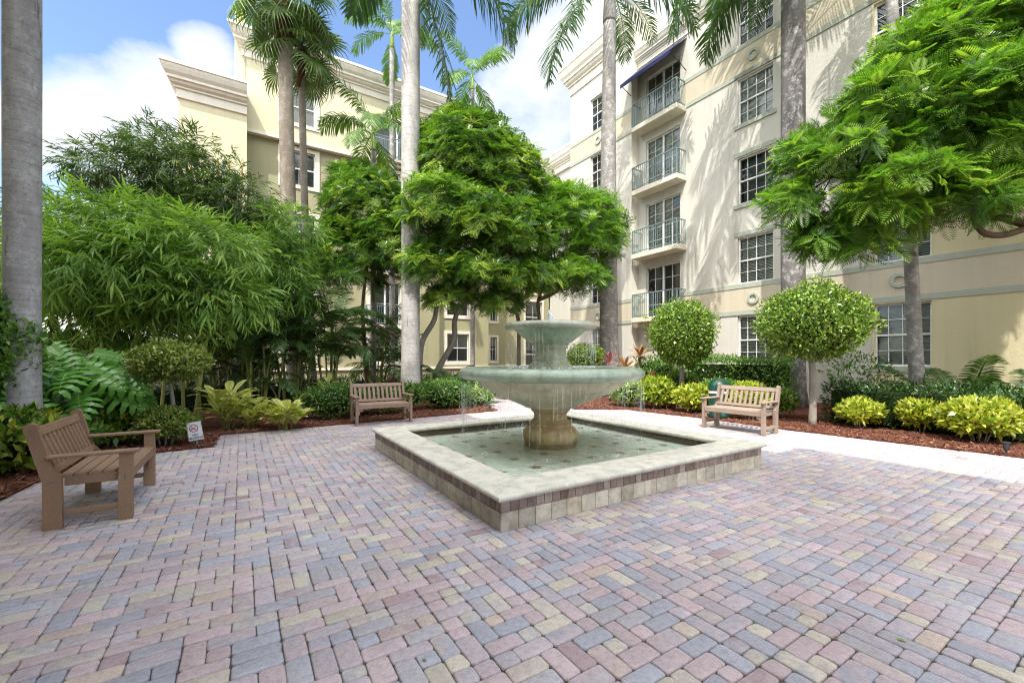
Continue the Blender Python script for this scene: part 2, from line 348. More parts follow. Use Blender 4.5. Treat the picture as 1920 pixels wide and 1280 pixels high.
    me = bpy.data.meshes.new('paving'); me.from_pydata(me_v, [], me_f)
    for nm_, dat in (('col', col), ('col2', col2)):
        ca = me.color_attributes.new(nm_, 'FLOAT_COLOR', 'POINT'); ca.data.foreach_set('color', np.array(dat, np.float32).reshape(-1))
    import bmesh
    bm = bmesh.new(); bm.from_mesh(me); bmesh.ops.recalc_face_normals(bm, faces=bm.faces); bm.to_mesh(me); bm.free()
    me.polygons.foreach_set('use_smooth', [True] * len(me.polygons)); me.set_sharp_from_angle(angle=R(50)); me.materials.append(M_PAVER)
    return tag(link(bpy.data.objects.new('paving', me)), kind='structure')
make_pavers()
m_sand = mat_rough('joint_sand', (.045, .04, .034), (.10, .09, .075), 12, .95)
g = MB(); g.quad(SN(-5, -9, -.013), SN(-5, 12, -.013), SN(22, 12, -.013), SN(22, -9, -.013)); tag(g.build('paving_joints', m_sand), kind='structure')

fl_ = LB(); tv, tf = np.array([[0, -.5, 0], [.26, 0, .10], [0, .5, .02], [-.24, .02, .06]]) * .045, np.array([[0, 1, 2, 3]]); P = []
while len(P) < 170:
    q = SN(RNG.uniform(0, 13), RNG.uniform(-4, 9)); e = min(math.hypot(q[0] - a, q[1] - b) for a, b in LEFT_EDGE[2:10] + RIGHT_EDGE[3:9])
    if inside(q, COURT) and RNG.random() < .08 + .9 * math.exp(-e / .7) and not (abs(q @ U - 5.02) < 2.1 and abs(q @ V - 3.84) < 2.15): P.append(q + [0, 0, .006])
P = np.array(P); k = len(P); y_ = rdir(k); y_[:, 2] = 0; fl_.emit(tv, tf, frames(y_, np.tile([0, 0, 1.], (k, 1)) + RNG.normal(size=(k, 3)) * .2, scale=RNG.uniform(.5, 1.2, k)), P, RNG.uniform(0, 1, k))
tag(fl_.build('fallen_leaves', mat_leaf('dry_leaf', (.12, .06, .02), (.30, .22, .05), (.20, .26, .06), .1, .6, .3)), kind='stuff')
# ------------------------------------------------------------------ buildings
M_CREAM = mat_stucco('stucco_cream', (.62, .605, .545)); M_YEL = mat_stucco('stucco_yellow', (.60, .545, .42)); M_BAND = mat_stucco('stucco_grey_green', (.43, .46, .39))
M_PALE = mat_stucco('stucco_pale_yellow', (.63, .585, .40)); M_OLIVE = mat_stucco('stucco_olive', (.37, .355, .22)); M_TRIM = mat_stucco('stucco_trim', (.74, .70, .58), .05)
M_CORN = mat_stucco('cornice_stucco', (.74, .70, .60), .05)
M_WHITE = mat_plain('window_white', (.78, .78, .76), .4); M_INT = mat_plain('dark_room', (.12, .13, .13), .9)
M_RAIL = mat_plain('railing_blue_grey', (.17, .235, .24), .45); M_AWN = mat_plain('awning_blue', (.008, .011, .075), .8); M_METAL = mat_plain('dark_metal', (.05, .05, .055), .45, .3)
def glass_mat():
    m, nt, p, o = nodes('window_glass'); nt.nodes.remove(p)
    t = N(nt, 'ShaderNodeBsdfTransparent'); t.inputs[0].default_value = (.86, .90, .89, 1); gl = N(nt, 'ShaderNodeBsdfGlossy'); gl.inputs['Roughness'].default_value = .02; gl.inputs[0].default_value = (.9, .93, .95, 1)
    fr = N(nt, 'ShaderNodeFresnel'); fr.inputs[0].default_value = 1.55; b = N(nt, 'ShaderNodeBump'); b.inputs['Strength'].default_value = .03; b.inputs['Distance'].default_value = .02
    nt.links.new(noise(nt, coords(nt), 1.3, 2), b.inputs['Height']); nt.links.new(b.outputs[0], gl.inputs['Normal'])
    x = N(nt, 'ShaderNodeMixShader'); nt.links.new(fr.outputs[0], x.inputs[0]); nt.links.new(t.outputs[0], x.inputs[1]); nt.links.new(gl.outputs[0], x.inputs[2]); nt.links.new(x.outputs[0], o.inputs[0]); return m
M_GLASS = glass_mat()
def blind_mat(name, c, vertical=False, scale=20):
    m, nt, p, o = nodes(name); v = coords(nt)
    w_ = N(nt, 'ShaderNodeTexWave', wave_type='BANDS', bands_direction='DIAGONAL' if vertical else 'Z'); w_.inputs['Scale'].default_value = scale / 6.283 if not vertical else 3; nt.links.new(v, w_.inputs[0])
    nt.links.new(mixc(nt, w_.outputs['Fac'], tuple(x * .62 for x in c), c), p.inputs['Base Color']); p.inputs['Roughness'].default_value = .7; bump(nt, p, w_.outputs['Fac'], .6, .02); return m
M_BLIND = mat_plain('white_blind', (.80, .81, .75), .6); M_CURT = blind_mat('pale_curtain', (.66, .68, .66), True)
def facade(name, mat, parent, at, P0, D, nrm, a0, a1, z0, z1, holes, depth=.14):
    # wall plane P0 + D*a + Z*z with rectangular openings (a0,a1,z0,z1) and their reveals
    mb = MB(); As = sorted({a0, a1, *[h[0] for h in holes], *[h[1] for h in holes]}); Zs = sorted({z0, z1, *[h[2] for h in holes], *[h[3] for h in holes]})
    As = [a for a in As if a0 <= a <= a1]; Zs = [z for z in Zs if z0 <= z <= z1]
    Q = lambda a, z, d=0.: P0 + D * a + Z * z - nrm * d
    flip = np.dot(np.cross(D, Z), nrm) < 0
    def quad(*q): mb.quad(*(q[::-1] if flip else q))
    for a, b in zip(As, As[1:]):
        for c, d in zip(Zs, Zs[1:]):
            if any(h[0] <= (a + b) / 2 <= h[1] and h[2] <= (c + d) / 2 <= h[3] for h in holes): continue
            quad(Q(a, c), Q(b, c), Q(b, d), Q(a, d))
    for a, b, c, d in holes:
        quad(Q(a, c), Q(a, c, depth), Q(b, c, depth), Q(b, c)); quad(Q(a, d), Q(b, d), Q(b, d, depth), Q(a, d, depth))
        quad(Q(a, c), Q(a, d), Q(a, d, depth), Q(a, c, depth)); quad(Q(b, c), Q(b, c, depth), Q(b, d, depth), Q(b, d))
    return mb.build(name, mat, parent, at=at)
def obox(mb, P0, D, nrm, a0, a1, z0, z1, d0, d1, bev=0.):            # d0..d1: distance out from the wall plane
    c = P0 + D * (a0 + a1) / 2 + Z * (z0 + z1) / 2 + nrm * (d0 + d1) / 2
    mb.box(c, (abs(a1 - a0), abs(d1 - d0), abs(z1 - z0)), np.column_stack([D, nrm, Z]), bev)
def window(parent, at, P0, D, nrm, a0, a1, z0, z1, rows=(3, 2), cols=4, blind=.5, kind='sash', depth=.11, bl=None, label=None):
    fr = MB(); W = .05; ob = lambda *k: obox(fr, P0, D, nrm, *k)
    ob(a0, a1, z0, z0 + W, -depth - .05, -depth + .03); ob(a0, a1, z1 - W, z1, -depth - .05, -depth + .03)
    ob(a0, a0 + W, z0 + W, z1 - W, -depth - .05, -depth + .03); ob(a1 - W, a1, z0 + W, z1 - W, -depth - .05, -depth + .03)
    zm = (z0 + z1) / 2
    if kind == 'sash': ob(a0 + W, a1 - W, zm - .025, zm + .025, -depth - .045, -depth + .025)
    else: am = (a0 + a1) / 2; ob(am - .04, am + .04, z0 + W, z1 - W, -depth - .045, -depth + .035)
    t = .007
    for k in range(1, cols):
        if kind != 'sash' and 2 * k == cols: continue
        a = a0 + (a1 - a0) * k / cols; ob(a - t, a + t, z0 + W, z1 - W, -depth - .02, -depth + .012)
    tot = sum(rows); hs = [z0 + (z1 - z0) * k / tot for k in range(1, tot)]
    for z in hs:
        if kind == 'sash' and abs(z - zm) < .05: continue
        for k in range(cols):
            b0 = a0 + (a1 - a0) * k / cols; b1 = a0 + (a1 - a0) * (k + 1) / cols
            ob(b0 + (W if k == 0 else t), b1 - (W if k == cols - 1 else t), z - t, z + t, -depth - .018, -depth + .010)
    f = fr.build('window', M_WHITE, parent, at=at); 
    if label: f['label'] = label
    q = lambda a, z, d: P0 + D * a + Z * z + nrm * d
    flip = np.dot(np.cross(D, Z), nrm) < 0
    def sheet(nm_, mat, za, zb, d):
        mb = MB(); c = (q(a0 + .01, za, d), q(a1 - .01, za, d), q(a1 - .01, zb, d), q(a0 + .01, zb, d)); mb.quad(*(c[::-1] if flip else c)); mb.build(nm_, mat, f, at=at)
    f.location = (0, 0, 0)
    sheet('pane', M_GLASS, z0 + .01, z1 - .01, -depth - .03)
    if blind > 0 and bl is None:
        mb = MB(); zb = z1 - .01 - (z1 - z0 - .02) * blind; kk = int((z1 - .03 - zb) / .052)
        for i in range(kk):
            zz = z1 - .04 - .052 * i; c = (q(a0 + .05, zz - .019, -depth - .075), q(a1 - .05, zz - .019, -depth - .075), q(a1 - .05, zz + .019, -depth - .105), q(a0 + .05, zz + .019, -depth - .105)); mb.quad(*(c[::-1] if flip else c))
        mb.build('blind', M_BLIND, f, at=at)
    elif blind > 0: sheet('blind', bl or M_BLIND, z1 - .01 - (z1 - z0 - .02) * blind, z1 - .01, -depth - .09)
    sheet('room_interior', M_INT, z0, z1, -depth - .22)
    return f
def trim_frame(mb, P0, D, nrm, a0, a1, z0, z1, w_=.2, d=.05):
    obox(mb, P0, D, nrm, a0 - w_, a1 + w_, z0 - w_ * .9, z0, -.02, d); obox(mb, P0, D, nrm, a0 - w_, a1 + w_, z1, z1 + w_ * .9, -.02, d)
    obox(mb, P0, D, nrm, a0 - w_, a0, z0, z1, -.02, d); obox(mb, P0, D, nrm, a1, a1 + w_, z0, z1, -.02, d)
CPROF = [(1, 0), (1, .11), (.93, .13), (.90, .19), (.78, .32), (.62, .41), (.62, .49), (.50, .51), (.43, .58), (.24, .64), (.24, .69), (.12, .71), (.12, .98), (0., 1.)]
def cornice(mb, P0, D, nrm, a0, a1, ztop, hgt=1.2, out_=.55, ends=(0, 0)):
    pr = [(-.3, 0.)] + [(o * out_, z * hgt) for o, z in CPROF] + [(-.3, hgt)]; k = len(pr); vs = []
    for o, z in pr: e = max(0, o); vs += [P0 + D * (a0 - e * ends[0]) + nrm * o + Z * (ztop - z), P0 + D * (a1 + e * ends[1]) + nrm * o + Z * (ztop - z)]
    fl = np.dot(np.cross(D, Z), nrm) < 0; fs = [((2 * i, 2 * i + 1, 2 * ((i + 1) % k) + 1, 2 * ((i + 1) % k)))[::1 if fl else -1] for i in range(k)] + [tuple(2 * i for i in range(k)), tuple(2 * i + 1 for i in range(k))[::-1]]
    mb.add(vs, fs)
def railing(parent, at, P0, D, nrm, a0, a1, z0, out_, hgt=1.05, sides=True, sp=.115):
    mb = MB(); r = .02
    obox(mb, P0, D, nrm, a0, a1, z0 + hgt - .04, z0 + hgt, out_ - .045, out_); obox(mb, P0, D, nrm, a0, a1, z0 + .08, z0 + .11, out_ - .035, out_ - .01)
    k = max(2, round((a1 - a0) / sp))
    for i in range(k + 1):
        a = a0 + .012 + (a1 - a0 - .024) * i / k; th = .02 if i % (k // 2 if k > 5 else k) == 0 else .009
        obox(mb, P0, D, nrm, a - th, a + th, z0, z0 + hgt - .04, out_ - .0225 - th, out_ - .0225 + th)
    if sides:
        for a in (a0 + .02, a1 - .02):
            obox(mb, P0, D, nrm, a - .02, a + .02, z0 + hgt - .04, z0 + hgt - .002, .0, out_ - .046); obox(mb, P0, D, nrm, a - .012, a + .012, z0 + .08, z0 + .11, .0, out_ - .036)
            kk = max(2, round(out_ / sp))
            for i in range(kk): obox(mb, P0, D, nrm, a - .008, a + .008, z0, z0 + hgt - .04, out_ * i / kk + .01, out_ * i / kk + .026)
    return mb.build('railing', M_RAIL, parent, at=at)
# ---- wing on the right: wall plane n = 15.36, facing -v; distances along it are s (along U)
NR = 15.36; OR = SN(0, NR); nR = -V; rr_at = SN(8, NR)
rw = empty('apartment_building', rr_at, 0, 'five storey cream apartment wing with blue awning and stacked balconies, behind the topiary trees', 'building')
sA0, sA1 = s_on_n(1450, NR), s_on_n(1383, NR); sB0, sB1 = s_on_n(1747, NR), s_on_n(1638, NR); sD0, sD1 = s_on_n(1275, NR), s_on_n(1211, NR); sE = s_on_n(1186, NR)
FL = [(1.21, 2.95), (4.12, 5.80), (7.02, 8.70), (9.92, 11.57), (12.80, 14.45)]; DZ = [(0.35, 2.6), (3.22, 5.45), (6.05, 8.28), (8.88, 11.1), (11.70, 13.93)]
holesR = [(sA0, sA1, a, b) for a, b in FL] + [(sB0, sB1, a, b) for a, b in FL] + [(sD0, sD1, a, b) for a, b in DZ[1:]]
sY = s_on_n(1634, NR); M_PAL2 = mat_stucco('stucco_cream_shade_tint', (.64, .575, .37))  # shade and warm bounced light past this edge are put into the wall colour
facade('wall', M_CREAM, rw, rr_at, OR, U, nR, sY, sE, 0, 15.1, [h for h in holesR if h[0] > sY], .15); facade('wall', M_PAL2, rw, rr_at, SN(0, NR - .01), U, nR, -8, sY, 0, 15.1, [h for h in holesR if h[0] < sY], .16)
for k, (a, b) in enumerate(FL):
    window(rw, rr_at, OR, U, nR, sA0, sA1, a, b, (2, 2), 4, [1., 1., .0, 1., 1.][k], bl=M_CURT if k == 3 else None)
    window(rw, rr_at, OR, U, nR, sB0, sB1, a, b, (2, 2), 4, [1., 1., 1., .5, 1.][k])
for a, b in DZ[1:]: window(rw, rr_at, OR, U, nR, sD0, sD1, a, b, (4,), 4, .0 if a < 4 else 1., 'slide', bl=M_CURT)
bd = MB(); yl = MB(); sl = MB()
def bands(P0, a0, a1, z0, z1, skip=None):
    segs = [(a0, a1)] if not skip else [(a0, skip[0]), (skip[1], a1)]
    for p, q in segs:
        obox(bd, P0, U, nR, p, q, z0, z0 + .16, -.02, .03); obox(bd, P0, U, nR, p, q, z1 - .16, z1, -.02, .03); obox(yl, P0, U, nR, p, q, z0 + .16, z1 - .16, -.02, .012)
bands(OR, -8, sE, 2.99, 4.12, (sD0 - .02, sD1 + .02)); bands(OR, -8, sE, 11.62, 12.78, (sD0 - .02, sD1 + .02))
for k in (2, 3):
    for p, q in ((sA0, sA1), (sB0, sB1)): obox(bd, OR, U, nR, p - .12, q + .12, FL[k][0] - .15, FL[k][0] - .01, -.02, .05); obox(bd, OR, U, nR, p - .12, q + .12, FL[k][1] + .05, FL[k][1] + .2, -.02, .03)
for p, q in ((sA0, sA1), (sB0, sB1)): obox(bd, OR, U, nR, p - .12, q + .12, FL[1][1] + .05, FL[1][1] + .2, -.02, .03); obox(bd, OR, U, nR, p - .12, q + .12, FL[0][0] - .16, FL[0][0] - .01, -.02, .05)
for k in range(1, 5):
    z = DZ[k][0]; mb = MB(); obox(mb, OR, U, nR, sD0 - .3, sD1 + .3, z - .22, z - .02, -.05, .62, .01); b_ = mb.build('balcony_slab', M_TRIM, rw, at=rr_at); railing(b_, rr_at, OR, U, nR, sD0 - .27, sD1 + .27, z - .02, .6)
    b_.location = (0, 0, 0)
# the farther section of the same wing stands a little proud and taller
NL = 14.95; OL = SN(0, NL); sF = s_on_n(1070, NL); sG0, sG1 = s_on_n(1150, NL), s_on_n(1107, NL); sE2 = s_on_n(1184, NL)
holesL = [(sG0, sG1, a, b) for a, b in FL]
facade('wall', M_CREAM, rw, rr_at, OL, U, nR, sE2, sF, 0, 16.2, holesL, .15)
for k, (a, b) in enumerate(FL): window(rw, rr_at, OL, U, nR, sG0, sG1, a, b, (2, 2), 4, [1., .5, .5, 0., .6][k])
bands(OL, sE2, sF, 2.99, 4.12); bands(OL, sE2, sF, 11.62, 12.78)
mb = MB(); sY = s_on_n(1634, NR)
for z0, z1 in ((0, FL[0][0]), (FL[0][1], 2.99), (4.13, FL[1][1]), (FL[1][1], 6.2)): pass
bd.build('band_course', M_BAND, rw, at=rr_at); yl.build('yellow_panel', M_YEL, rw, at=rr_at)
mb = MB(); cornice(mb, OL, U, nR, sE2, sF, 16.9, 1.5, .5, (1, 1)); cornice(mb, OR, U, nR, -8, sE - .02, 15.35, .75, .3)
obox(mb, OL, U, nR, sE2 - .004, sE2 + .05, 0, 15.45, -.45, -.002)
cornice(mb, OL + U * sE2, V, -U, 0, 6, 16.9, 1.5, .5, (1, 0))
mb.build('cornice', M_CORN, rw, at=rr_at)
mb = MB(); mb.sbox(-8.02, sE, NR + .4, NR + 11, 0, 15.05); mb.sbox(sE + .05, sF, NL + .4, NR + 11, 0, 16.15); mb.build('rear_mass', M_CREAM, rw, at=rr_at)
for px, z, Np in ((1413, 12.2, NR), (1413, 3.55, NR), (1687, 3.57, NR), (1122, 3.5, NL), (1122, 12.2, NL)):
    mb = MB(); mb.lathe([(.10, .0), (.12, .05), (.20, .05), (.215, .02), (.215, 0.)], 28)
    c = SN(s_on_n(px, Np), Np - .012, z); MM = np.column_stack([U, Z, -V]); mb.v = [tuple(MM @ np.array(p) + c) for p in mb.v]; mb.build('vent_ring', M_BAND, rw, at=rr_at, smooth=40)
# awning over the top balcony
mb = MB(); A0, A1 = sD0 - .35, sD1 + .55; P = lambda a, z, d: OR + U * a + Z * z + nR * d
zt, zb, dd = 14.55, 13.6, 1.05
q = [P(A0, zt, .03), P(A1, zt, .03), P(A1, zb, dd), P(A0, zb, dd)]; q2 = [P(A0, zt - .03, .03), P(A1, zt - .03, .03), P(A1, zb - .03, dd), P(A0, zb - .03, dd)]
mb.add(q + q2, [(0, 1, 2, 3), (7, 6, 5, 4), (0, 4, 5, 1), (1, 5, 6, 2), (3, 2, 6, 7), (0, 3, 7, 4)])
v_ = [P(A0, zb, dd + .004), P(A1, zb, dd + .004), P(A1, zb - .16, dd + .004), P(A0, zb - .16, dd + .004)]; mb.add(v_ + [x - nR * .02 for x in v_], [(0, 1, 2, 3), (7, 6, 5, 4), (3, 2, 6, 7), (0, 4, 5, 1), (0, 3, 7, 4), (1, 5, 6, 2)])
aw = mb.build('awning', M_AWN, rw, at=rr_at)
mb = MB(); [mb.tube([P(a, zb - .05, dd - .02), P(a, zb - .45, .02)], .018, 6) for a in (A0 + .05, A1 - .05)]; ar = mb.build('awning_arm', M_METAL, aw, at=rr_at); aw.location = (0, 0, 0)
# shutters of the two ground floor windows: white louvres
# ---- building on the left: wall plane s = 23.8, facing -U; distances along it are n (along V)
ML = 23.8; PL = SN(ML, 0); nL = -U; la = SN(ML, 4)
lw = empty('apartment_building', la, 0, 'pale yellow apartment block with deep stepped cornice behind the fan palms', 'building')
nn_ = lambda px, M=ML: n_on_s(px, M)
a523, a598 = nn_(530), nn_(591); a833, a883 = nn_(838), nn_(879); aEnd = nn_(916); aSt = nn_(463); a690, a750 = nn_(694), nn_(750)
LZ = [(1.18, 2.88), (3.98, 5.62), (6.95, 8.6), (10.05, 11.75), (13.0, 14.7)]
P5 = SN(ML - .25, 0); b523, b598 = nn_(530, ML - .25), nn_(591, ML - .25); b690, b750 = nn_(696, ML - .25), nn_(792, ML - .25); b833, b883 = nn_(838, ML - .25), nn_(879, ML - .25)
low = [(a523, a598, z0, z1) for z0, z1 in LZ[:4]] + [(a833, a883, z0, z1) for z0, z1 in LZ[:4]] + [(a690, a750, z0 - (0. if k == 0 else .75), z1) for k, (z0, z1) in enumerate(LZ[:4])]
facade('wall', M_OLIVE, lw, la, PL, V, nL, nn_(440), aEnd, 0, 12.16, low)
up5 = [(b523, b598, 13.0, 14.7), (b833, b883, 13.0, 14.7), (b690, b750, 12.3, 14.6)]
facade('wall', M_PALE, lw, la, P5, V, nL, nn_(455, ML - .25), nn_(918, ML - .25), 12.16, 16.0, up5)
def surround(f, at, *k): mb = MB(); trim_frame(mb, *k); mb.build('window_surround', M_TRIM, f, at=at)
for h in low: surround(window(lw, la, PL, V, nL, *h, (1, 1) if h[0] != a690 else (2,), 2, .5, 'sash' if h[0] != a690 or h[2] > 1 and h[2] < 2 else 'slide'), la, PL, V, nL, *h)
for h in up5:
    f_ = window(lw, la, P5, V, nL, *h, (1, 1) if h[0] != b690 else (2,), 2, .5, 'sash' if h[0] != b690 else 'slide')
    if h[0] != b690: surround(f_, la, P5, V, nL, *h)
for k in (1, 2, 3):
    mb = MB(); z = LZ[k][0] - .75; obox(mb, PL, V, nL, a690 - .3, a750 + .3, z - .2, z, -.02, .35); b_ = mb.build('balcony_slab', M_TRIM, lw, at=la); railing(b_, la, PL, V, nL, a690 - .25, a750 + .25, z, .33); b_.location = (0, 0, 0)
mb = MB(); obox(mb, P5, V, nL, b690 - .1, b750 + .1, 12.18, 12.3, -.02, .3); b_ = mb.build('balcony_slab', M_TRIM, lw, at=la); railing(b_, la, P5, V, nL, b690 - .05, b750 + .05, 12.3, .28, 1.15); b_.location = (0, 0, 0)
mb = MB(); obox(mb, P5, V, nL, nn_(456, ML - .25), nn_(919, ML - .25), 12.02, 12.16, -.25, .06)
obox(mb, P5, V, nL, nn_(455, ML - .25), nn_(918, ML - .25), 12.161, 16.0, -.25, -.251); mb.build('ledge', M_TRIM, lw, at=la); mb = MB(); obox(mb, PL, V, nL, nn_(440), aEnd + .05, .78, .92, -.02, .08)
mb.build('base_course', M_TRIM, lw, at=la)
mb = MB(); cornice(mb, P5, V, nL, nn_(455, ML - .25), nn_(918, ML - .25), 16.6, 1.15, .6, (1, 1)); 
NT = ML - .75; PT = SN(NT, 0); t0, t1 = nn_(334, NT), nn_(463, NT); cornice(mb, PT, V, nL, t0, t1, 13.8, 1.3, .6, (1, 0)); mb.build('cornice', M_CORN, lw, at=la)
mb = MB(); mb.sbox(ML + .4, ML + 12, nn_(440) + .1, aEnd, 0, 16.1); mb.sbox(ML - .25, ML + 9, nn_(440), nn_(462, ML - .25), 12.2, 17.6); mb.build('rear_mass', M_PALE, lw, at=la)
mb = MB(); mb.sbox(NT, ML + 8, t0, t1, 0, 13.75); mb.build('side_block', M_PALE, lw, at=la)
# ---- recessed wing at the back, between the two
MBK = 26.2; PB = SN(MBK, 0); ba = SN(MBK, 16)
bw = empty('apartment_building', ba, 0, 'recessed cream link block seen between the left block and the right wing above the fountain', 'building')
kb0, kb1 = aEnd - .3, 19.9
bh = [(n_on_s(919, MBK), n_on_s(931, MBK), a, b) for a, b in LZ] + [(n_on_s(985, MBK), n_on_s(1016, MBK), a - .7, b) for a, b in LZ]
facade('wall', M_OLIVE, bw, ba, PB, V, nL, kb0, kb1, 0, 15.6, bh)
for h in bh: surround(window(bw, ba, PB, V, nL, *h, (1, 1), 2, .4), ba, PB, V, nL, *h, .15)
tm = MB(); obox(tm, PB, V, nL, kb0, kb1, .78, .92, -.02, .08); tm.build('base_course', M_TRIM, bw, at=ba)
mb = MB(); cornice(mb, PB, V, nL, kb0, kb1, 16.5, 1.4, .5); PS = SN(0, 19.9); cornice(mb, PS, U, -V, 15, MBK, 16.5, 1.4, .5); mb.build('cornice', M_CORN, bw, at=ba)
mb = MB(); mb.sbox(15, MBK, 20.0, 24, 0, 15.6); mb.sbox(MBK + .4, MBK + 8, kb0, 24, 0, 15.6); mb.build('side_wall', M_CREAM, bw, at=ba)
# ---- the block the photographer stands against: out of frame, its shade covers the courtyard
na = SN(-6, -1); nw = empty('apartment_building', na, 0, 'tall cream block beside the camera whose shade covers the courtyard', 'building')
mb = MB(); mb.sbox(-16, -3.5, -9, -.5, 0, 17.0); mb.build('wall', M_CREAM, nw, at=na)
mb = MB(); mb.sbox(-3.49, 1.35, -9, -.5, 0, 15.6); mb.sbox(1.36, 8.6, -12, -3.3, 0, 17.0); mb.build('wall', M_PALE, nw, at=na)
# ---- grey garden wall behind the bamboo and the white house beyond
mb = MB(); w0 = SN(16, -10); mb.sbox(16, 16.25, -20, .36, 0, 2.0); m_gw = mat_stucco('grey_wall', (.13, .125, .12)); tag(mb.build('garden_wall', m_gw, loc=tuple(w0), at=w0), 'dark grey garden wall behind the bamboo and areca palms', 'wall')
hx0 = AT(215, 690, 46); hx0[2] = 0; hs = empty('white_house', hx0, 0, 'bright white low house with a grey pitched roof glimpsed through the bamboo', 'house')
mb = MB(); mb.box((0, 0, 7), (15, 8, 14.)); mb.build('wall', mat_stucco('white_render', (.85, .84, .84)), hs)
mb = MB(); e = [(-8, -4.6, 14.), (8, -4.6, 14.), (8, 4.6, 14.), (-8, 4.6, 14.), (-6, 0, 16.4), (6, 0, 16.4)]; mb.add(e, [(0, 1, 5, 4), (2, 3, 4, 5), (1, 2, 5), (3, 0, 4), (3, 2, 1, 0)]); mb.build('roof', mat_rough('roof_tile', (.24, .2, .22), (.36, .31, .33), 4), hs)
# ------------------------------------------------------------------ fountain
FC = np.array([.563, 6.293, 0.]); HX, HY = 2.02, 1.97
ft = empty('fountain', FC, YAW, 'two tier stone fountain in a square tiled basin with water running over its rims', 'fountain')
def stone(name, c1, c2, c3, rough=.6, wet=0., bs=.5):
    m, nt, p, o = nodes(name); v = coords(nt)
    f = noise(nt, v, 2.6, 7, .65); st = noise(nt, coords(nt, 'Object', (5, 5, .5)), 1.5, 5, .6); fine = noise(nt, v, 70, 5, .75)
    a = ramp(nt, f, [(.34, c1), (.52, c2), (.70, c3)]); a = mixc(nt, ramp(nt, st, [(.45, (0, 0, 0)), (.7, (.7, .7, .7))]), a, tuple(x * .62 for x in c1))
    a = mixc(nt, 1., a, ramp(nt, fine, [(.3, (.8, .8, .8)), (.6, (1.05, 1.05, 1.05))]), 'MULTIPLY')
    nt.links.new(a, p.inputs['Base Color']); p.inputs['Roughness'].default_value = rough
    b = bump(nt, p, fine, bs, .006)
    if wet:
        p.inputs['Coat Weight'].default_value = wet; p.inputs['Coat Roughness'].default_value = .08
        wv = noise(nt, coords(nt, 'Object', (1, 1, 2.2)), 24, 3, .5); bb = N(nt, 'ShaderNodeBump'); bb.inputs['Strength'].default_value = .8; bb.inputs['Distance'].default_value = .02
        nt.links.new(wv, bb.inputs['Height']); nt.links.new(bb.outputs[0], p.inputs['Coat Normal']); nt.links.new(b, bb.inputs['Normal'])
    return m
M_COPE = stone('coping_stone', (.57, .555, .465), (.64, .61, .52), (.685, .65, .565), .75)
M_RIM = stone('wet_green_rim', (.25, .345, .255), (.37, .465, .35), (.48, .55, .44), .35, .9, 1.)
M_BOWL = stone('bowl_stone', (.55, .485, .36), (.68, .61, .47), (.76, .70, .56), .7, .15)
M_PED = stone('pedestal_stone', (.34, .225, .10), (.52, .385, .19), (.62, .50, .29), .55, .4)
M_GRN = stone('algae_stone', (.30, .34, .22), (.44, .475, .32), (.54, .56, .41), .5, .6)
M_UB = stone('green_bowl_stone', (.24, .36, .265), (.36, .50, .38), (.50, .58, .46), .45, .7)
def ring_sweep(mb, prof, hx, hy, closed=True):
    k = len(prof); vs = []
    for o, z in prof: vs += [(-hx - o, -hy - o, z), (hx + o, -hy - o, z), (hx + o, hy + o, z), (-hx - o, hy + o, z)]
    fs = [(i * 4 + j, i * 4 + (j + 1) % 4, ((i + 1) % k) * 4 + (j + 1) % 4, ((i + 1) % k) * 4 + j) for i in range(k if closed else k - 1) for j in range(4)]
    mb.add(vs, fs)
mb = MB(); pr = [(-.355 + .022 * math.cos(R(a)), .293 + .025 * math.sin(R(a))) for a in range(270, 89, -30)][::1]
pr = [(-.36, .268), (-.378, .275), (-.385, .293), (-.378, .311), (-.36, .318), (.012, .318), (.034, .312), (.046, .300), (.05, .287), (.044, .272), (.03, .264), (.012, .262), (.012, .25), (-.03, .25), (-.03, .262)]
ring_sweep(mb, pr[::-1], HX, HY); mb.build('coping', M_COPE, ft, smooth=40)
mb = MB(); ring_sweep(mb, [(-.012, -.02), (-.012, .262), (-.30, .262), (-.30, -.02)][::-1], HX, HY); mb.build('basin_wall', mat_plain('grout', (.45, .43, .38), .9), ft)
def tile_mat(name, v=.12):
    m, nt, p, o = nodes(name); t = coords(nt); a = N(nt, 'ShaderNodeAttribute', attribute_name='col').outputs['Color']
    f = noise(nt, t, 11, 6, .7); nt.links.new(mixc(nt, 1., a, ramp(nt, f, [(.32, (.62, .58, .52)), (.55, (1, 1, 1)), (.75, (1.18, 1.16, 1.12))]), 'MULTIPLY'), p.inputs['Base Color'])
    p.inputs['Roughness'].default_value = .55; bump(nt, p, f, .25, .004); return m
lt = MB(); dk = MB(); rt = random.Random(5)
for ax in (0, 1):
    for sg in (-1, 1):
        L, off = (HX, HY) if ax == 0 else (HY, HX)
        for mbb, wd, z0, z1, cols in ((lt, .178, .0, .158, [(.50, .46, .38), (.55, .50, .41), (.46, .415, .34), (.53, .47, .37), (.42, .38, .31)]), (dk, .089, .162, .25, [(.18, .12, .10), (.235, .165, .14), (.29, .215, .185), (.21, .15, .13), (.34, .265, .23)])):
            k = round(2 * L / wd); w_ = 2 * L / k
            for i in range(k):
                a = -L + w_ * (i + .5); c = rt.choice(cols); f = rt.uniform(.88, 1.1); cc = c4(tuple(x * f for x in c)); e = rt.uniform(0, .0015)
                if ax == 0: mbb.box((a, sg * (off - .006 + e), (z0 + z1) / 2), (w_ - .004, .013, z1 - z0 - .002), None, .002, cc)
                else: mbb.box((sg * (off - .006 + e), a, (z0 + z1) / 2), (.013, w_ - .004, z1 - z0 - .002), None, .002, cc)
lt.build('travertine_tiles', tile_mat('travertine_tile'), ft); dk.build('mosaic_band', tile_mat('brown_mosaic_tile'), ft)
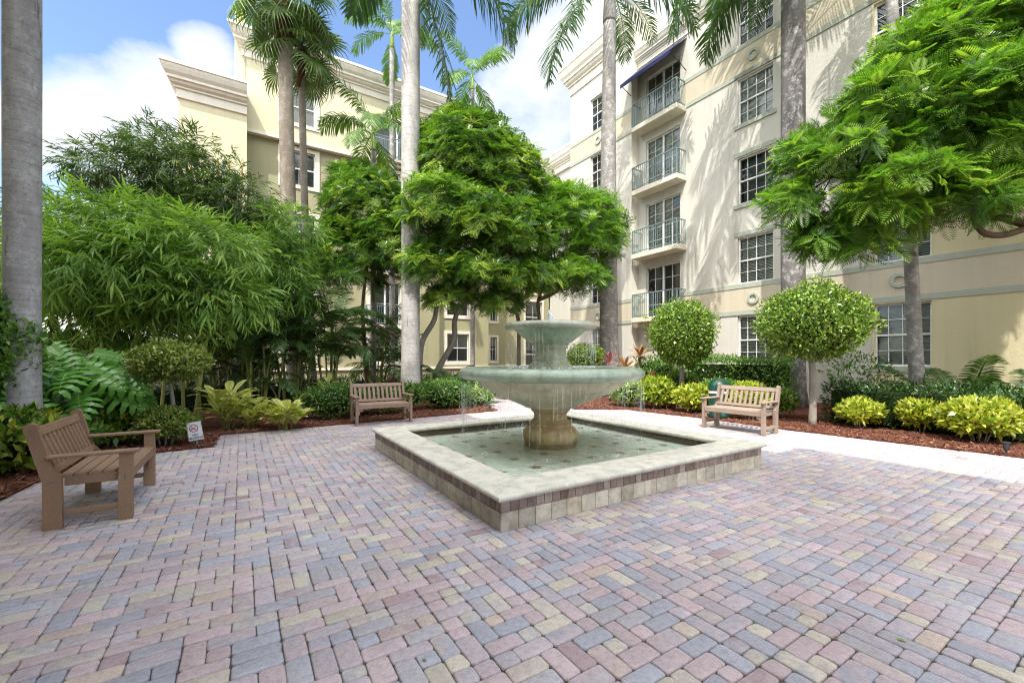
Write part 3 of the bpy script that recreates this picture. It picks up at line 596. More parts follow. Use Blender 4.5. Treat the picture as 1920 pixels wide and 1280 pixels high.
mb = MB(); ring_sweep(mb, [(-.305, .10), (-.305, .266)], HX, HY, False); mb.build('inner_tile_band', mat_rough('inner_brown', (.10, .06, .035), (.22, .14, .08), 14, .4), ft)
mb = MB(); mb.quad((-1.72, -1.67, .165), (1.72, -1.67, .165), (1.72, 1.67, .165), (-1.72, 1.67, .165))
mb.build('basin_floor', stone('basin_floor_plaster', (.60, .66, .56), (.72, .76, .66), (.80, .81, .72), .7), ft)
st = MB()
for i in range(-3, 4):
    for j in range(-3, 4):
        if abs(i) < 2 and abs(j) < 2 and (i or j) == 0: continue
        cx, cy = i * .46 + rt.uniform(-.03, .03), j * .45 + rt.uniform(-.03, .03)
        if math.hypot(cx, cy) < .5: continue
        a0 = rt.random() * 6; n_ = 10; vs = [(cx, cy, .169)] + [(cx + (.085 if q % 2 == 0 else .05) * math.cos(a0 + q * math.pi / 5), cy + (.085 if q % 2 == 0 else .05) * math.sin(a0 + q * math.pi / 5), .169) for q in range(n_)]
        st.add(vs, [(0, 1 + q, 1 + (q + 1) % n_) for q in range(n_)])
st.build('star_mosaic', mat_rough('star_brown', (.24, .16, .09), (.42, .33, .22), 14, .5), ft)
m, nt, p, o = nodes('basin_water'); nt.nodes.remove(p); M_WATER = m
tr = N(nt, 'ShaderNodeBsdfTransparent'); tr.inputs[0].default_value = (.93, .97, .95, 1); gl = N(nt, 'ShaderNodeBsdfGlossy'); gl.inputs['Roughness'].default_value = .03
fr = N(nt, 'ShaderNodeFresnel'); fr.inputs[0].default_value = 1.2; v = coords(nt)
wv = N(nt, 'ShaderNodeTexWave', wave_type='RINGS', rings_direction='Z'); wv.inputs['Scale'].default_value = 3.2; wv.inputs['Distortion'].default_value = 9; wv.inputs['Detail'].default_value = 3; nt.links.new(v, wv.inputs[0])
ad = N(nt, 'ShaderNodeMath', operation='MULTIPLY_ADD'); nt.links.new(noise(nt, v, 13, 3, .55), ad.inputs[0]); ad.inputs[1].default_value = 1.6; wm = N(nt, 'ShaderNodeMath', operation='MULTIPLY'); wm.inputs[1].default_value = .22; nt.links.new(wv.outputs['Fac'], wm.inputs[0]); nt.links.new(wm.outputs[0], ad.inputs[2])
b = N(nt, 'ShaderNodeBump'); b.inputs['Strength'].default_value = .35; b.inputs['Distance'].default_value = .02; nt.links.new(ad.outputs[0], b.inputs['Height']); nt.links.new(b.outputs[0], gl.inputs['Normal']); nt.links.new(b.outputs[0], fr.inputs['Normal'])
x = N(nt, 'ShaderNodeMixShader'); nt.links.new(fr.outputs[0], x.inputs[0]); nt.links.new(tr.outputs[0], x.inputs[1]); nt.links.new(gl.outputs[0], x.inputs[2]); nt.links.new(x.outputs[0], o.inputs[0])
mb = MB(); mb.quad((-1.715, -1.665, .245), (1.715, -1.665, .245), (1.715, 1.665, .245), (-1.715, 1.665, .245)); mb.build('basin_water', M_WATER, ft)
def spl(pts, k=5):                                                   # Catmull-Rom through profile points
    P = [np.array(p, float) for p in pts]; P = [2 * P[0] - P[1]] + P + [2 * P[-1] - P[-2]]; o = []
    for i in range(1, len(P) - 2):
        for t in np.linspace(0, 1, k, endpoint=False):
            a, b_, c, d = P[i - 1], P[i], P[i + 1], P[i + 2]
            o.append(.5 * ((2 * b_) + (c - a) * t + (2 * a - 5 * b_ + 4 * c - d) * t * t + (3 * b_ - a - 3 * c + d) * t ** 3))
    return [tuple(q) for q in o] + [tuple(P[-2])]
mb = MB(); pr = [(.36, .12)] + spl([(.37, .2), (.405, .30), (.40, .37), (.36, .43), (.315, .462)]) + [(.315, .468), (.318, .50), (.305, .51)] + spl([(.295, .515), (.25, .56), (.238, .60), (.25, .645), (.278, .675)]) + [(.283, .68), (.283, .70), (.297, .702), (.297, .725), (.28, .735)]
mb.lathe(pr, 56); mb.build('pedestal', M_PED, ft, smooth=40)
mb = MB(); mb.lathe([(.0, .73), (.375, .73), (.385, .737)] + spl([(.385, .74), (.52, .80), (.72, .885), (.90, .975), (1.04, 1.07), (1.10, 1.15)]) + [(1.16, 1.16)], 72); mb.build('lower_bowl', M_BOWL, ft, smooth=40)
mb = MB(); mb.lathe([(1.10, 1.16)] + spl([(1.20, 1.138), (1.28, 1.155), (1.33, 1.20), (1.335, 1.235), (1.31, 1.28), (1.25, 1.308), (1.17, 1.312)]) + [(1.12, 1.29), (1.0, 1.2)], 90); mb.build('lower_rim', M_RIM, ft, smooth=40)
mb = MB(); mb.lathe([(0, 1.296), (.5, 1.297), (1.13, 1.297)], 64); mb.build('bowl_water', M_WATER, ft)
mb = MB(); mb.lathe([(.33, 1.15)] + spl([(.335, 1.28), (.315, 1.335), (.275, 1.375), (.265, 1.40)]) + [(.265, 1.42)] + spl([(.255, 1.425), (.228, 1.48), (.222, 1.53), (.235, 1.58)]) + [(.25, 1.585), (.255, 1.625), (.27, 1.63), (.27, 1.645)], 48); mb.build('upper_pedestal', M_GRN, ft, smooth=40)
mb = MB(); mb.lathe([(.0, 1.64), (.255, 1.64)] + spl([(.26, 1.645), (.36, 1.71), (.46, 1.79), (.53, 1.86)]) + [(.57, 1.868)], 64); mb.build('upper_bowl', M_UB, ft, smooth=40)
mb = MB(); mb.lathe([(.52, 1.87)] + spl([(.60, 1.845), (.65, 1.858), (.672, 1.89), (.665, 1.92), (.64, 1.945), (.59, 1.952)]) + [(.55, 1.94), (.48, 1.87)], 72); mb.build('upper_rim', stone('upper_rim_stone', (.33, .37, .28), (.45, .47, .37), (.55, .55, .45), .4, .8), ft, smooth=40)
mb = MB(); mb.lathe([(0, 1.943), (.56, 1.943)], 40); mb.build('bowl_water', M_WATER, ft)
m, nt, p, o = nodes('falling_water'); M_FALL = m; p.inputs['Base Color'].default_value = (.9, .93, .95, 1); p.inputs['Roughness'].default_value = .15
tr = N(nt, 'ShaderNodeBsdfTransparent'); x = N(nt, 'ShaderNodeMixShader'); x.inputs[0].default_value = .24; nt.links.new(tr.outputs[0], x.inputs[1]); nt.links.new(p.outputs[0], x.inputs[2]); nt.links.new(x.outputs[0], o.inputs[0])
for k, r0, zt, zb in ((330, 1.30, 1.145, .25), (220, .64, 1.85, 1.30)):
    mb = MB()
    for i in range(k):
        a = rt.random() * 2 * math.pi; r = r0 + rt.uniform(-.03, .03); z1 = zt - (rt.random() ** 2) * .5 * (zt - zb); z0 = max(zb, z1 - rt.uniform(.06, .6)); cx, cy = r * math.cos(a), r * math.sin(a)
        mb.tube([(cx, cy, z1), (cx, cy, (z0 + z1) / 2), (cx, cy, z0)], [.0010, .0019, .0014], 4)
    mb.build('falling_water', M_FALL, ft)
m_foam = mat_plain('water_foam', (.86, .88, .9), .25); mb = MB()
for i in range(60):
    t = rt.random(); a = rt.random() * 6.28; rr = (.055 * (1 - t) + .012) * rt.uniform(.3, 1.); c = np.array((rr * math.cos(a) - .02 * t, rr * math.sin(a), 1.95 + .20 * t * rt.uniform(.8, 1.05)))
    mb.lathe([(.0, -.02), (.014, -.008), (.016, .006), (.0, .022)], 6, c)
mb.tube([(0, 0, 1.94), (0, 0, 2.02), (-.012, .0, 2.10), (-.015, 0, 2.145)], [.05, .042, .03, .008], 9); mb.build('water_jet', m_foam, ft, smooth=True)
mb = MB()
for i in range(150):
    a = rt.random() * 6.28; q = rt.random()
    r, z = (rt.uniform(.34, .66), 1.299) if q < .65 else (rt.uniform(1.22, 1.36), .247)
    mb.lathe([(.0, -.004), (.010, .0), (.006, .008), (.0, .014 * rt.uniform(.6, 2.2))], 5, (r * math.cos(a), r * math.sin(a), z))
mb.build('splash', m_foam, ft, smooth=True)
# ------------------------------------------------------------------ benches
def bench_mat(name, c1, c2):
    m, nt, p, o = nodes(name); v = coords(nt); f = noise(nt, coords(nt, 'Object', (1.5, 26, 26)), 3, 6, .75); f = ramp(nt, f, [(.35, (0, 0, 0)), (.65, (1, 1, 1))]); g_ = noise(nt, v, 90, 4, .7); h_ = noise(nt, v, 2.5, 4)
    a = mixc(nt, f, c1, c2); a = mixc(nt, 1., a, ramp(nt, h_, [(.3, (.85, .85, .85)), (.65, (1.08, 1.07, 1.05))]), 'MULTIPLY'); nt.links.new(a, p.inputs['Base Color']); p.inputs['Roughness'].default_value = .62; bump(nt, p, g_, .25, .002); return m
M_BEN = bench_mat('brown_plastic_lumber', (.225, .135, .082), (.30, .19, .118)); M_BEN2 = bench_mat('brown_plastic_lumber_pinkish', (.25, .165, .125), (.32, .22, .165)); M_BEN3 = bench_mat('sun_bleached_lumber', (.25, .185, .145), (.33, .255, .20))
M_BOLT = mat_plain('bolt_steel', (.3, .3, .32), .35, .8)
def prism(mb, poly, x0, x1):
    k = len(poly); vs = [(x0, y, z) for y, z in poly] + [(x1, y, z) for y, z in poly]; mb.add(vs, [tuple(range(k))[::-1], tuple(range(k, 2 * k))] + [(i, (i + 1) % k, k + (i + 1) % k, k + i) for i in range(k)])
def make_bench(loc, rz, M, label):
    t = empty('park_bench', loc, rz, label, 'bench', 'brown benches around the fountain'); L = 1.22; hx = L / 2
    for sx in (-1, 1):
        x0, x1 = sx * hx, sx * (hx - .05); x0, x1 = min(x0, x1), max(x0, x1)
        mb = MB(); prism(mb, [(-.30, 0), (-.20, 0), (-.20, .40), (-.205, .41), (-.205, .595), (-.295, .595), (-.30, .43)], x0, x1); mb.build('leg', M, t)
        top = [(.345 + .045 * math.cos(R(a)), .86 + .045 * math.sin(R(a))) for a in (10, 40, 70, 100, 130, 160, 190)]
        mb = MB(); prism(mb, [(.155, 0), (.275, 0), (.275, .40), (.30, .50)] + top + [(.215, .52), (.16, .44)], x0, x1); mb.build('leg', M, t)
        mb = MB(); mb.box((sx * (hx - .025), -.045, .61), (.095, .60, .028), None, .006); mb.build('armrest', M, t)
        mb = MB(); mb.box((sx * (hx - .075), -.025, .385), (.045, .36, .075), None, .004); mb.build('side_rail', M, t); mb = MB(); mb.box((sx * (hx - .025), -.022, .13), (.03, .352, .05), None, .004); mb.build('stretcher', M, t)
        mb = MB()
        for y, z in ((-.25, .40), (-.25, .365), (.20, .40), (.235, .40), (.345, .84)):
            vs = [(sx * (hx + .0025), y + .008 * math.cos(R(a)), z + .008 * math.sin(R(a))) for a in range(0, 360, 45)]; mb.add(vs, [tuple(range(8)) if sx > 0 else tuple(range(8))[::-1]])
            vs2 = [(sx * (hx - .004), b_, c_) for a_, b_, c_ in vs]; mb.add(vs + vs2, [(i, (i + 1) % 8, 8 + (i + 1) % 8, 8 + i) for i in range(8)])
        mb.build('bolt', M_BOLT, t)
    mb = MB()
    for i in range(5): mb.box((0, -.225 + i * .093, .432), (L - .102, .084, .028), None, .004)
    mb.box((0, -.275, .395), (L - .104, .03, .09), None, .004); mb.build('seat', M, t)
    mb = MB(); mb.box((0, .12, .13), (L - .3, .04, .05)) if False else None
    for sx in (-1, 1): mb = MB(); prism(mb, [(-.272, .348), (-.245, .348), (-.245, .23), (-.272, .23)], sx * (hx - .052), sx * (hx - .085)) ; prism(mb, [(-.271, .349), (-.246, .349), (-.246, .30), (-.271, .30)], sx * (hx - .086), sx * (hx - .14)); mb.build('corner_brace', M, t)
    lean = math.atan2(.15, .42); Mx = np.array([[1, 0, 0], [0, math.cos(lean), math.sin(lean)], [0, -math.sin(lean), math.cos(lean)]]); base = np.array([0, .205, .455]); up = Mx @ np.array([0, 0, 1.])
    mb = MB(); mb.box(base + up * .385, (L - .102, .035, .085), Mx, .006); mb.box(base + up * .035, (L - .102, .035, .06), Mx, .005); b_ = mb.build('backrest', M, t)
    mb = MB()
    for i in range(11): mb.box(base + up * .2025 + np.array([-.5 + .1 * i, 0, 0]), (.052, .022, .278), Mx, .003)
    mb.build('back_slats', M, b_); return t
make_bench((-4.01, 4.23, 0), R(122.3), M_BEN, 'brown slatted bench at the left edge of the pavers, nearest the camera, facing the fountain')
make_bench((-2.92, 9.58, 0), R(32.3), M_BEN2, 'small brown slatted bench on the pavers in front of the large grey palm trunk')
make_bench((4.53, 8.55, 0), R(-55.5), M_BEN3, 'sun bleached bench standing in full sun in front of the yellow shrubs')
# ------------------------------------------------------------------ signs, urn, lights
def font_mesh(txt, size, M):
    cu = bpy.data.curves.new('t', 'FONT'); cu.body = txt; cu.size = size; cu.align_x = 'CENTER'; cu.align_y = 'CENTER'; cu.extrude = .0004; cu.resolution_u = 3; cu.offset = size * .012
    o = bpy.data.objects.new('t', cu); COL.objects.link(o); bpy.context.view_layer.update(); me = bpy.data.meshes.new_from_object(o.evaluated_get(bpy.context.evaluated_depsgraph_get())); bpy.data.objects.remove(o); me.materials.clear(); me.materials.append(M); return me
M_BLACK = mat_plain('sign_black', (.03, .03, .03), .5); M_RED = mat_plain('sign_red', (.45, .03, .04), .5); M_SIGN = mat_plain('sign_white', (.75, .77, .8), .4); M_STAKE = mat_plain('stake_green', (.16, .28, .24), .5)
sp = G(373, 838); yaw = math.atan2(-sp[0], sp[1]) * .35
sg = empty('no_smoking_sign', sp, yaw, 'small white NO SMOKING sign on a green stake tilted in the mulch', 'sign')
def tilt(o): o.rotation_euler = (0, R(-9), 0); o.location = (-.015, 0, 0)
mb = MB(); mb.box((0, 0, .07), (.022, .008, .30)); tilt(mb.build('stake', M_STAKE, sg))
mb = MB(); mb.box((0, -.008, .265), (.215, .006, .30), None, .003); pl = mb.build('sign_board', M_SIGN, sg); tilt(pl)
mb = MB(); y = -.0125
for (x0, x1, z0, z1) in ((-.1, .1, .41, .412), (-.1, .1, .118, .120), (-.1, -.098, .12, .41), (.098, .1, .12, .41)): mb.box(((x0 + x1) / 2, y, (z0 + z1) / 2), (x1 - x0, .001, z1 - z0))
c = (-.005, .315); mb.box((c[0] - .008, y - .0012, c[1] - .008), (.055, .001, .011))
for q in range(3): mb.tube([(c[0] + .015 + .008 * q + .005 * math.sin(3 * t_), y - .001, c[1] + .004 + .013 * t_) for t_ in (0, .8, 1.6, 2.4)], .0012, 4)
mb.build('border_and_cigarette', M_BLACK, pl)
mb = MB(); n_ = 40; ri, ro = .052, .064
vs = [(c[0] + rr * math.cos(2 * math.pi * i / n_), y - .001, c[1] + rr * math.sin(2 * math.pi * i / n_)) for i in range(n_) for rr in (ri, ro)]; mb.add(vs, [(2 * i, 2 * i + 1, (2 * i + 3) % (2 * n_), (2 * i + 2) % (2 * n_)) for i in range(n_)])
Mr = np.array([[math.cos(R(45)), 0, math.sin(R(45))], [0, 1, 0], [-math.sin(R(45)), 0, math.cos(R(45))]]); mb.box((c[0], y - .002, c[1]), (.11, .001, .010), Mr); mb.build('prohibition_ring', M_RED, pl)
for t_, zz, sz in (('NO', .205, .05), ('SMOKING', .155, .048)):
    o = link(bpy.data.objects.new('lettering', font_mesh(t_, sz, M_BLACK)), pl, (0, y - .001, zz)); o.rotation_euler = (R(90), 0, 0)
fp = G(734, 752); fp = AT(734, 705, 14.6); fp[2] = 0
fs = empty('fire_connection_sign', fp, 0, 'small red FDC plate on a thin post behind the far bench', 'sign')
zc = 1.45 + (670 - 705.5) / F * 14.6; mb = MB(); mb.tube([(0, .02, 0), (0, .02, zc)], .018, 6); mb.build('post', M_METAL, fs)
mb = MB(); mb.box((0, 0, zc), (.235, .008, .19), None, .002); pl = mb.build('plate', M_RED, fs); o = link(bpy.data.objects.new('lettering', font_mesh('FDC', .11, M_SIGN)), pl, (0, -.006, zc)); o.rotation_euler = (R(90), 0, 0)
up_ = AT(1348, 700, 10.2); up_[2] = 0
ur = empty('litter_bin', up_, 0, 'dark green dome topped litter bin behind the sunny bench', 'litter bin'); M_BIN = mat_plain('bin_green', (.008, .05, .035), .3); M_BAG = mat_plain('bin_liner_white', (.7, .72, .72), .5)
mb = MB(); mb.lathe([(0, .03), (.2, .03), (.24, .05), (.25, .1), (.23, .14), (.22, .60)], 28); mb.build('body', M_BIN, ur, smooth=40)
mb = MB(); mb.lathe([(.222, .60), (.232, .605), (.23, .66), (.21, .665)], 28); mb.build('liner', M_BAG, ur, smooth=40)
mb = MB(); mb.lathe([(.20, .665), (.24, .68), (.245, .72)] + spl([(.245, .72), (.225, .82), (.15, .91), (.06, .945), (0, .95)]), 28); mb.build('dome_lid', M_BIN, ur, smooth=40)
def spot(px, py, h, label):
    b0 = G(px, py, .03); t = empty('garden_light', b0, 0, label, 'garden light'); mb = MB(); mb.tube([(0, 0, -.05), (0, 0, h * .5)], .012, 6); mb.build('spike', M_METAL, t)
    mb = MB(); mb.lathe([(0, h * .3), (.025, h * .3), (.035, h * .45), (.038, h * .92), (.05, h * .94), (.05, h), (.0, h)], 14); mb.build('lamp_head', M_METAL, t, smooth=40)
spot(1887, 850, .17, 'black garden spike light in the mulch by the right edge of the bed'); spot(919, 769, .13, 'tiny black spike light at the tip of the left mulch bed')
fl = G(1401, 775); t = empty('flood_light', fl, R(-50), 'small grey flood light lying in the mulch behind the sunny bench', 'garden light'); mb = MB(); mb.box((0, 0, .09), (.17, .09, .06), None, .012); mb.build('housing', mat_plain('flood_grey', (.18, .19, .23), .4), t); mb = MB(); mb.box((0, 0, .03), (.03, .03, .07)); mb.build('bracket', M_METAL, t)
# ------------------------------------------------------------------ plants
M_BARK = mat_rough('bark_brown', (.10, .075, .05), (.22, .17, .12), 7, .9, .8, 26, .02, (1, 1, .3)); M_BARKG = mat_rough('bark_grey', (.20, .18, .155), (.36, .33, .29), 6, .9, .8, 26, .02, (1, 1, .3))
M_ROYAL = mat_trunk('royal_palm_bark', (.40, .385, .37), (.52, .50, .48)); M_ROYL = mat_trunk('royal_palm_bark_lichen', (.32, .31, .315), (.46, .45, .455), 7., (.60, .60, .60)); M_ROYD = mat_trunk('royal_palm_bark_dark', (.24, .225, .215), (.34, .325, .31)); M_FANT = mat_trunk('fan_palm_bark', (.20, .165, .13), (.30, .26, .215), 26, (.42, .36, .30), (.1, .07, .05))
M_SHAFT = mat_rough('crownshaft_green', (.20, .30, .08), (.30, .40, .13), 3, .4); M_FIBRE = mat_rough('palm_fibre', (.06, .025, .015), (.16, .08, .05), 20, .95, 1., 60, .03)
L_FERN = mat_leaf('fern_tree_leaf', (.018, .06, .013), (.098, .222, .026), (.40, .54, .10), .38, .33, .5)
L_FERN2 = mat_leaf('fern_tree_leaf_bright', (.028, .09, .015), (.125, .275, .03), (.36, .52, .08), .42, .35, .5)
L_PALM = mat_leaf('royal_palm_leaf', (.025, .065, .018), (.06, .13, .032), (.15, .23, .06), .3, .4, .5)
L_PALMB = mat_leaf('bright_palm_leaf', (.05, .12, .02), (.115, .225, .045), (.24, .34, .08), .35, .4, .5)
L_ARECA = mat_leaf('areca_leaf', (.02, .05, .012), (.05, .12, .025), (.22, .24, .04), .3, .4, .5)
L_FAN = mat_leaf('fan_palm_leaf', (.04, .085, .018), (.11, .19, .045), (.26, .32, .10), .3, .4, .5)
L_BAMD = mat_leaf('bamboo_leaf_dark', (.025, .055, .014), (.062, .115, .03), (.15, .21, .055), .3, .5, .3)
L_BAM = mat_leaf('bamboo_leaf', (.05, .13, .022), (.20, .35, .065), (.42, .56, .15), .38, .5, .3)
L_HEDGE = mat_leaf('hedge_leaf', (.035, .10, .015), (.11, .25, .035), (.28, .44, .07), .25, .35, .5)
L_TOP = mat_leaf('topiary_leaf', (.035, .09, .012), (.15, .27, .03), (.42, .52, .09), .25, .35, .5)
L_TOPL = mat_leaf('topiary_leaf_olive', (.05, .09, .016), (.19, .26, .045), (.46, .48, .13), .25, .4, .4)
L_CROT = mat_leaf('croton_leaf_yellow', (.10, .22, .015), (.35, .42, .035), (.68, .64, .15), .25, .3, .5)
L_CROTL = mat_leaf('croton_leaf_green_yellow', (.03, .10, .014), (.12, .23, .02), (.50, .48, .06), .25, .3, .5)
L_VAR = mat_leaf('variegated_leaf', (.06, .16, .04), (.22, .34, .09), (.58, .62, .36), .25, .35, .5)
L_SHRUB = mat_leaf('shrub_leaf', (.025, .08, .015), (.085, .20, .03), (.27, .39, .07), .25, .35, .5)
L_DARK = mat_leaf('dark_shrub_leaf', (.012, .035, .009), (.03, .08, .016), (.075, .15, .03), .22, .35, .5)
L_GING = mat_leaf('shell_ginger_leaf', (.26, .38, .06), (.58, .60, .17), (.80, .78, .40), .3, .4, .4)
L_PHIL = mat_leaf('philodendron_leaf', (.04, .13, .02), (.12, .30, .045), (.32, .50, .13), .22, .28, .6)
L_CORD = mat_leaf('cordyline_leaf', (.15, .06, .045), (.36, .18, .095), (.52, .32, .19), .25, .35, .5); L_CORDP = mat_leaf('cordyline_leaf_pink', (.14, .04, .06), (.33, .12, .15), (.46, .26, .22), .25, .35, .5)
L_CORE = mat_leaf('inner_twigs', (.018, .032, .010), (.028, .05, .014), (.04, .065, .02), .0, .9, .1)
def rv(k, lo=.15, hi=.85, mean=.45, sd=.2): return np.clip(RNG.normal(mean, sd, k), lo, hi)
# ---- fern tree rosettes
def pinnate(nl=8, wid=.42, ll=.36, droop=.35):
    vs = []; fs = []; r = []
    for i in range(nl):
        t = .16 + .84 * i / (nl - 1); y = t; z = -droop * t * t; prof = math.sin(math.pi * (.18 + .74 * t)) ** .7
        for s in (-1, 1):
            L = ll * prof; b = np.array([0, y, z]); dy, dx = L * .62, L * .78 * s; wv = .29 / nl
            k = len(vs); vs += [b, b + [dx * .5 + wv * s * .3, dy * .5 - wv, .015], b + [dx, dy, -.05 * L * 2], b + [dx * .5 - wv * s * .3, dy * .5 + wv, .015]]
            fs.append([k, k + 1, k + 2, k + 3] if s > 0 else [k, k + 3, k + 2, k + 1]); r += [.0, .05, .1, .05]
    k = len(vs); vs += [np.array([-.008, 0, 0]), np.array([.008, 0, 0]), np.array([.006, .5, -droop * .25]), np.array([-.006, .5, -droop * .25])]; fs.append([k, k + 1, k + 2, k + 3]); r += [.1] * 4
    return np.array(vs), np.array(fs), np.array(r)
def rosette(n, seed, ang=(35, 80), nl=7):
    g_ = np.random.default_rng(seed); tv, tf, tr = pinnate(nl); Vs = []; Fs = []; Rs = []; k = 0
    for i in range(n):
        az = 2 * math.pi * (i / n + g_.uniform(-.06, .06)); e = R(g_.uniform(*ang)); d = np.array([math.sin(e) * math.cos(az), math.sin(e) * math.sin(az), math.cos(e)])
        M = frames(d[None], np.array([[0, 0, 1.]]))[0] * g_.uniform(.75, 1.1); Vs.append(tv @ M.T); Fs.append(tf + k); Rs.append(tr + g_.uniform(-.12, .12)); k += len(tv)
    return np.concatenate(Vs), np.concatenate(Fs), np.concatenate(Rs)
ROS = [rosette(8, 11), rosette(7, 12, (25, 70)), rosette(9, 13, (45, 95))]
ROS9 = [rosette(8, 21, (35, 85), 11), rosette(7, 22, (25, 70), 11), rosette(9, 23, (50, 100), 11)]
def crown_mesh(lobes, n, leaf, ros, zmin=-.55, inner=.18, tone=.0):
    lb = LB(); area = np.array([(r[0] * r[1] + r[1] * r[2] + r[0] * r[2]) for c, r in lobes]); tips = []
    for (c, r), a in zip(lobes, area / area.sum()):
        k = int(n * a); p, d = ell_pts(k, c, r, .78, 1.04, zmin); ki = int(k * inner); pi_, di = ell_pts(ki, c, r, .3, .75, zmin); p = np.concatenate([p, pi_]); d = np.concatenate([d, di])
        keep = np.ones(len(p), bool)
        for c2, r2 in lobes:
            if c2 is not c: keep &= (((p - np.array(c2)) / np.array(r2)) ** 2).sum(1) > .55
        p, d = p[keep], d[keep]; ax = unit(d * .8 + np.array([0, 0, .8]) + RNG.normal(size=d.shape) * .28); ref = rdir(len(p)); x = unit(np.cross(ax, ref)); y = np.cross(ax, x); M = np.stack([x, y, ax], 2) * RNG.uniform(.75, 1.2, len(p))[:, None, None] * leaf
        hgt = np.clip((p[:, 2] - c[2]) / r[2], -1, 1); rn = np.clip(.40 + tone + .0 * hgt + RNG.normal(0, .19, len(p)) + (RNG.random(len(p)) < .16) * .34, .05, .95); wh = RNG.integers(0, len(ros), len(p))
        for q, (tv, tf, tr) in enumerate(ros):
            s_ = wh == q
            if s_.any(): lb.emit(tv, tf, M[s_], p[s_], rn[s_], tr)
        tips.append(p[:: max(1, len(p) // 9)])
    return lb, np.concatenate(tips)
def limb(mb, pts, r0, r1, n=8):
    P = spl(pts, 5); P = [np.array(p) for p in P]; k = len(P); mb.tube(P, [r0 + (r1 - r0) * (i / (k - 1)) ** .8 for i in range(k)], n)
def fern_tree(base, stems, lobes, n, leaf, mat, ros, label, bark, r0=.10, group='fern leaved trees in the beds', tone=0.):
    base = np.array(base, float); t = empty('fern_leaf_tree', base, 0, label, 'tree', group); lb, tips = crown_mesh([(np.array(c) - base, r) for c, r in lobes], n, leaf, ros, tone=tone); tips = tips[::4]
    mb = MB(); ends = []
    for st_ in stems: 
        P = [np.array(p) - base for p in st_]; limb(mb, P, r0, r0 * .5); Q = spl(P, 5); ends += [np.array(q) for q in Q[len(Q) // 2:]]
    rr = random.Random(9)
    for tp in tips[::1]:
        e = min(ends, key=lambda q: np.linalg.norm(q - tp)); mid = (e + tp) / 2 + np.array([rr.uniform(-.2, .2), rr.uniform(-.2, .2), -.12 * np.linalg.norm(tp - e)]); limb(mb, [e, mid, tp], min(.022, r0 * .2), .006, 5)
    mb.build('trunk', bark, t, smooth=True); lb.build('crown', mat, t); return t
A = AT
fern_tree(G(785, 742), [[G(785, 742), A(786, 690, 15), A(792, 640, 15), A(814, 600, 15), A(822, 560, 15), A(850, 480, 15)], [G(817, 739), A(818, 700, 15.6), A(850, 640, 15.4), A(853, 600, 15.2), A(870, 570, 15), A(935, 535, 14.6), A(960, 470, 14.4)]],
          [(A(880, 300, 14.8), (1.75, 1.6, 1.55)), (A(840, 270, 15.2), (1.0, 1.0, 1.0)), (A(830, 400, 14.2), (1.35, 1.5, 1.2)), (A(950, 340, 14.8), (1.3, 1.3, 1.3)), (A(890, 265, 15.2), (.95, 1.0, .85)), (A(900, 420, 14.), (1.2, 1.3, 1.1)), (A(970, 440, 14.3), (1.3, 1.3, 1.2)), (A(815, 500, 14.4), (1.0, 1.2, .85)), (A(900, 510, 14.2), (1.1, 1.2, .75)), (A(985, 520, 14.4), (1.1, 1.2, .6)), (A(845, 560, 14.6), (.8, .9, .5)), (A(940, 570, 14.6), (.7, .8, .4))], 2500, .37, L_FERN, ROS, 'big fern leaved tree with bright green crown behind the fountain', M_BARKG, .13)
fern_tree(G(690, 742), [[G(690, 742), A(683, 640, 15.5), A(680, 575, 15.5), A(690, 480, 15.5)], [A(683, 600, 15.5), A(710, 612, 15), A(748, 632, 15)]],
          [(A(690, 400, 15.6), (1.6, 1.5, 1.5)), (A(655, 500, 15.4), (1.35, 1.3, 1.3)), (A(730, 470, 15.3), (1.1, 1.3, 1.5)), (A(665, 350, 16), (.9, .9, .8))], 1050, .36, L_FERN, ROS, 'darker fern leaved tree left of the middle palm trunk', M_BARK, .10, tone=-.1)
fern_tree(A(1012, 690, 16.5) * [1, 1, 0], [[A(1012, 690, 16.5) * [1, 1, 0], A(1011, 600, 16.5), A(1010, 560, 16.5), A(1040, 500, 16)], [A(972, 690, 16.5) * [1, 1, 0], A(972, 600, 16.5), A(953, 580, 16.3), A(942, 536, 16), A(960, 500, 16)], [A(1010, 562, 16.5), A(1045, 545, 16), A(1090, 500, 15.6)]],
          [(A(1050, 430, 15.6), (1.6, 1.5, 1.55)), (A(1110, 440, 15.3), (1.15, 1.2, 1.5)), (A(1075, 520, 15.2), (1.25, 1.2, .7)), (A(1020, 380, 15.8), (.9, .9, .9)), (A(1000, 520, 15.6), (1.0, 1.0, .7))], 1050, .36, L_FERN2, ROS, 'light green fern leaved tree in front of the cream wing left of the balconies', M_BARK, .09)
tb = np.array([11.3, 7.0, 0])
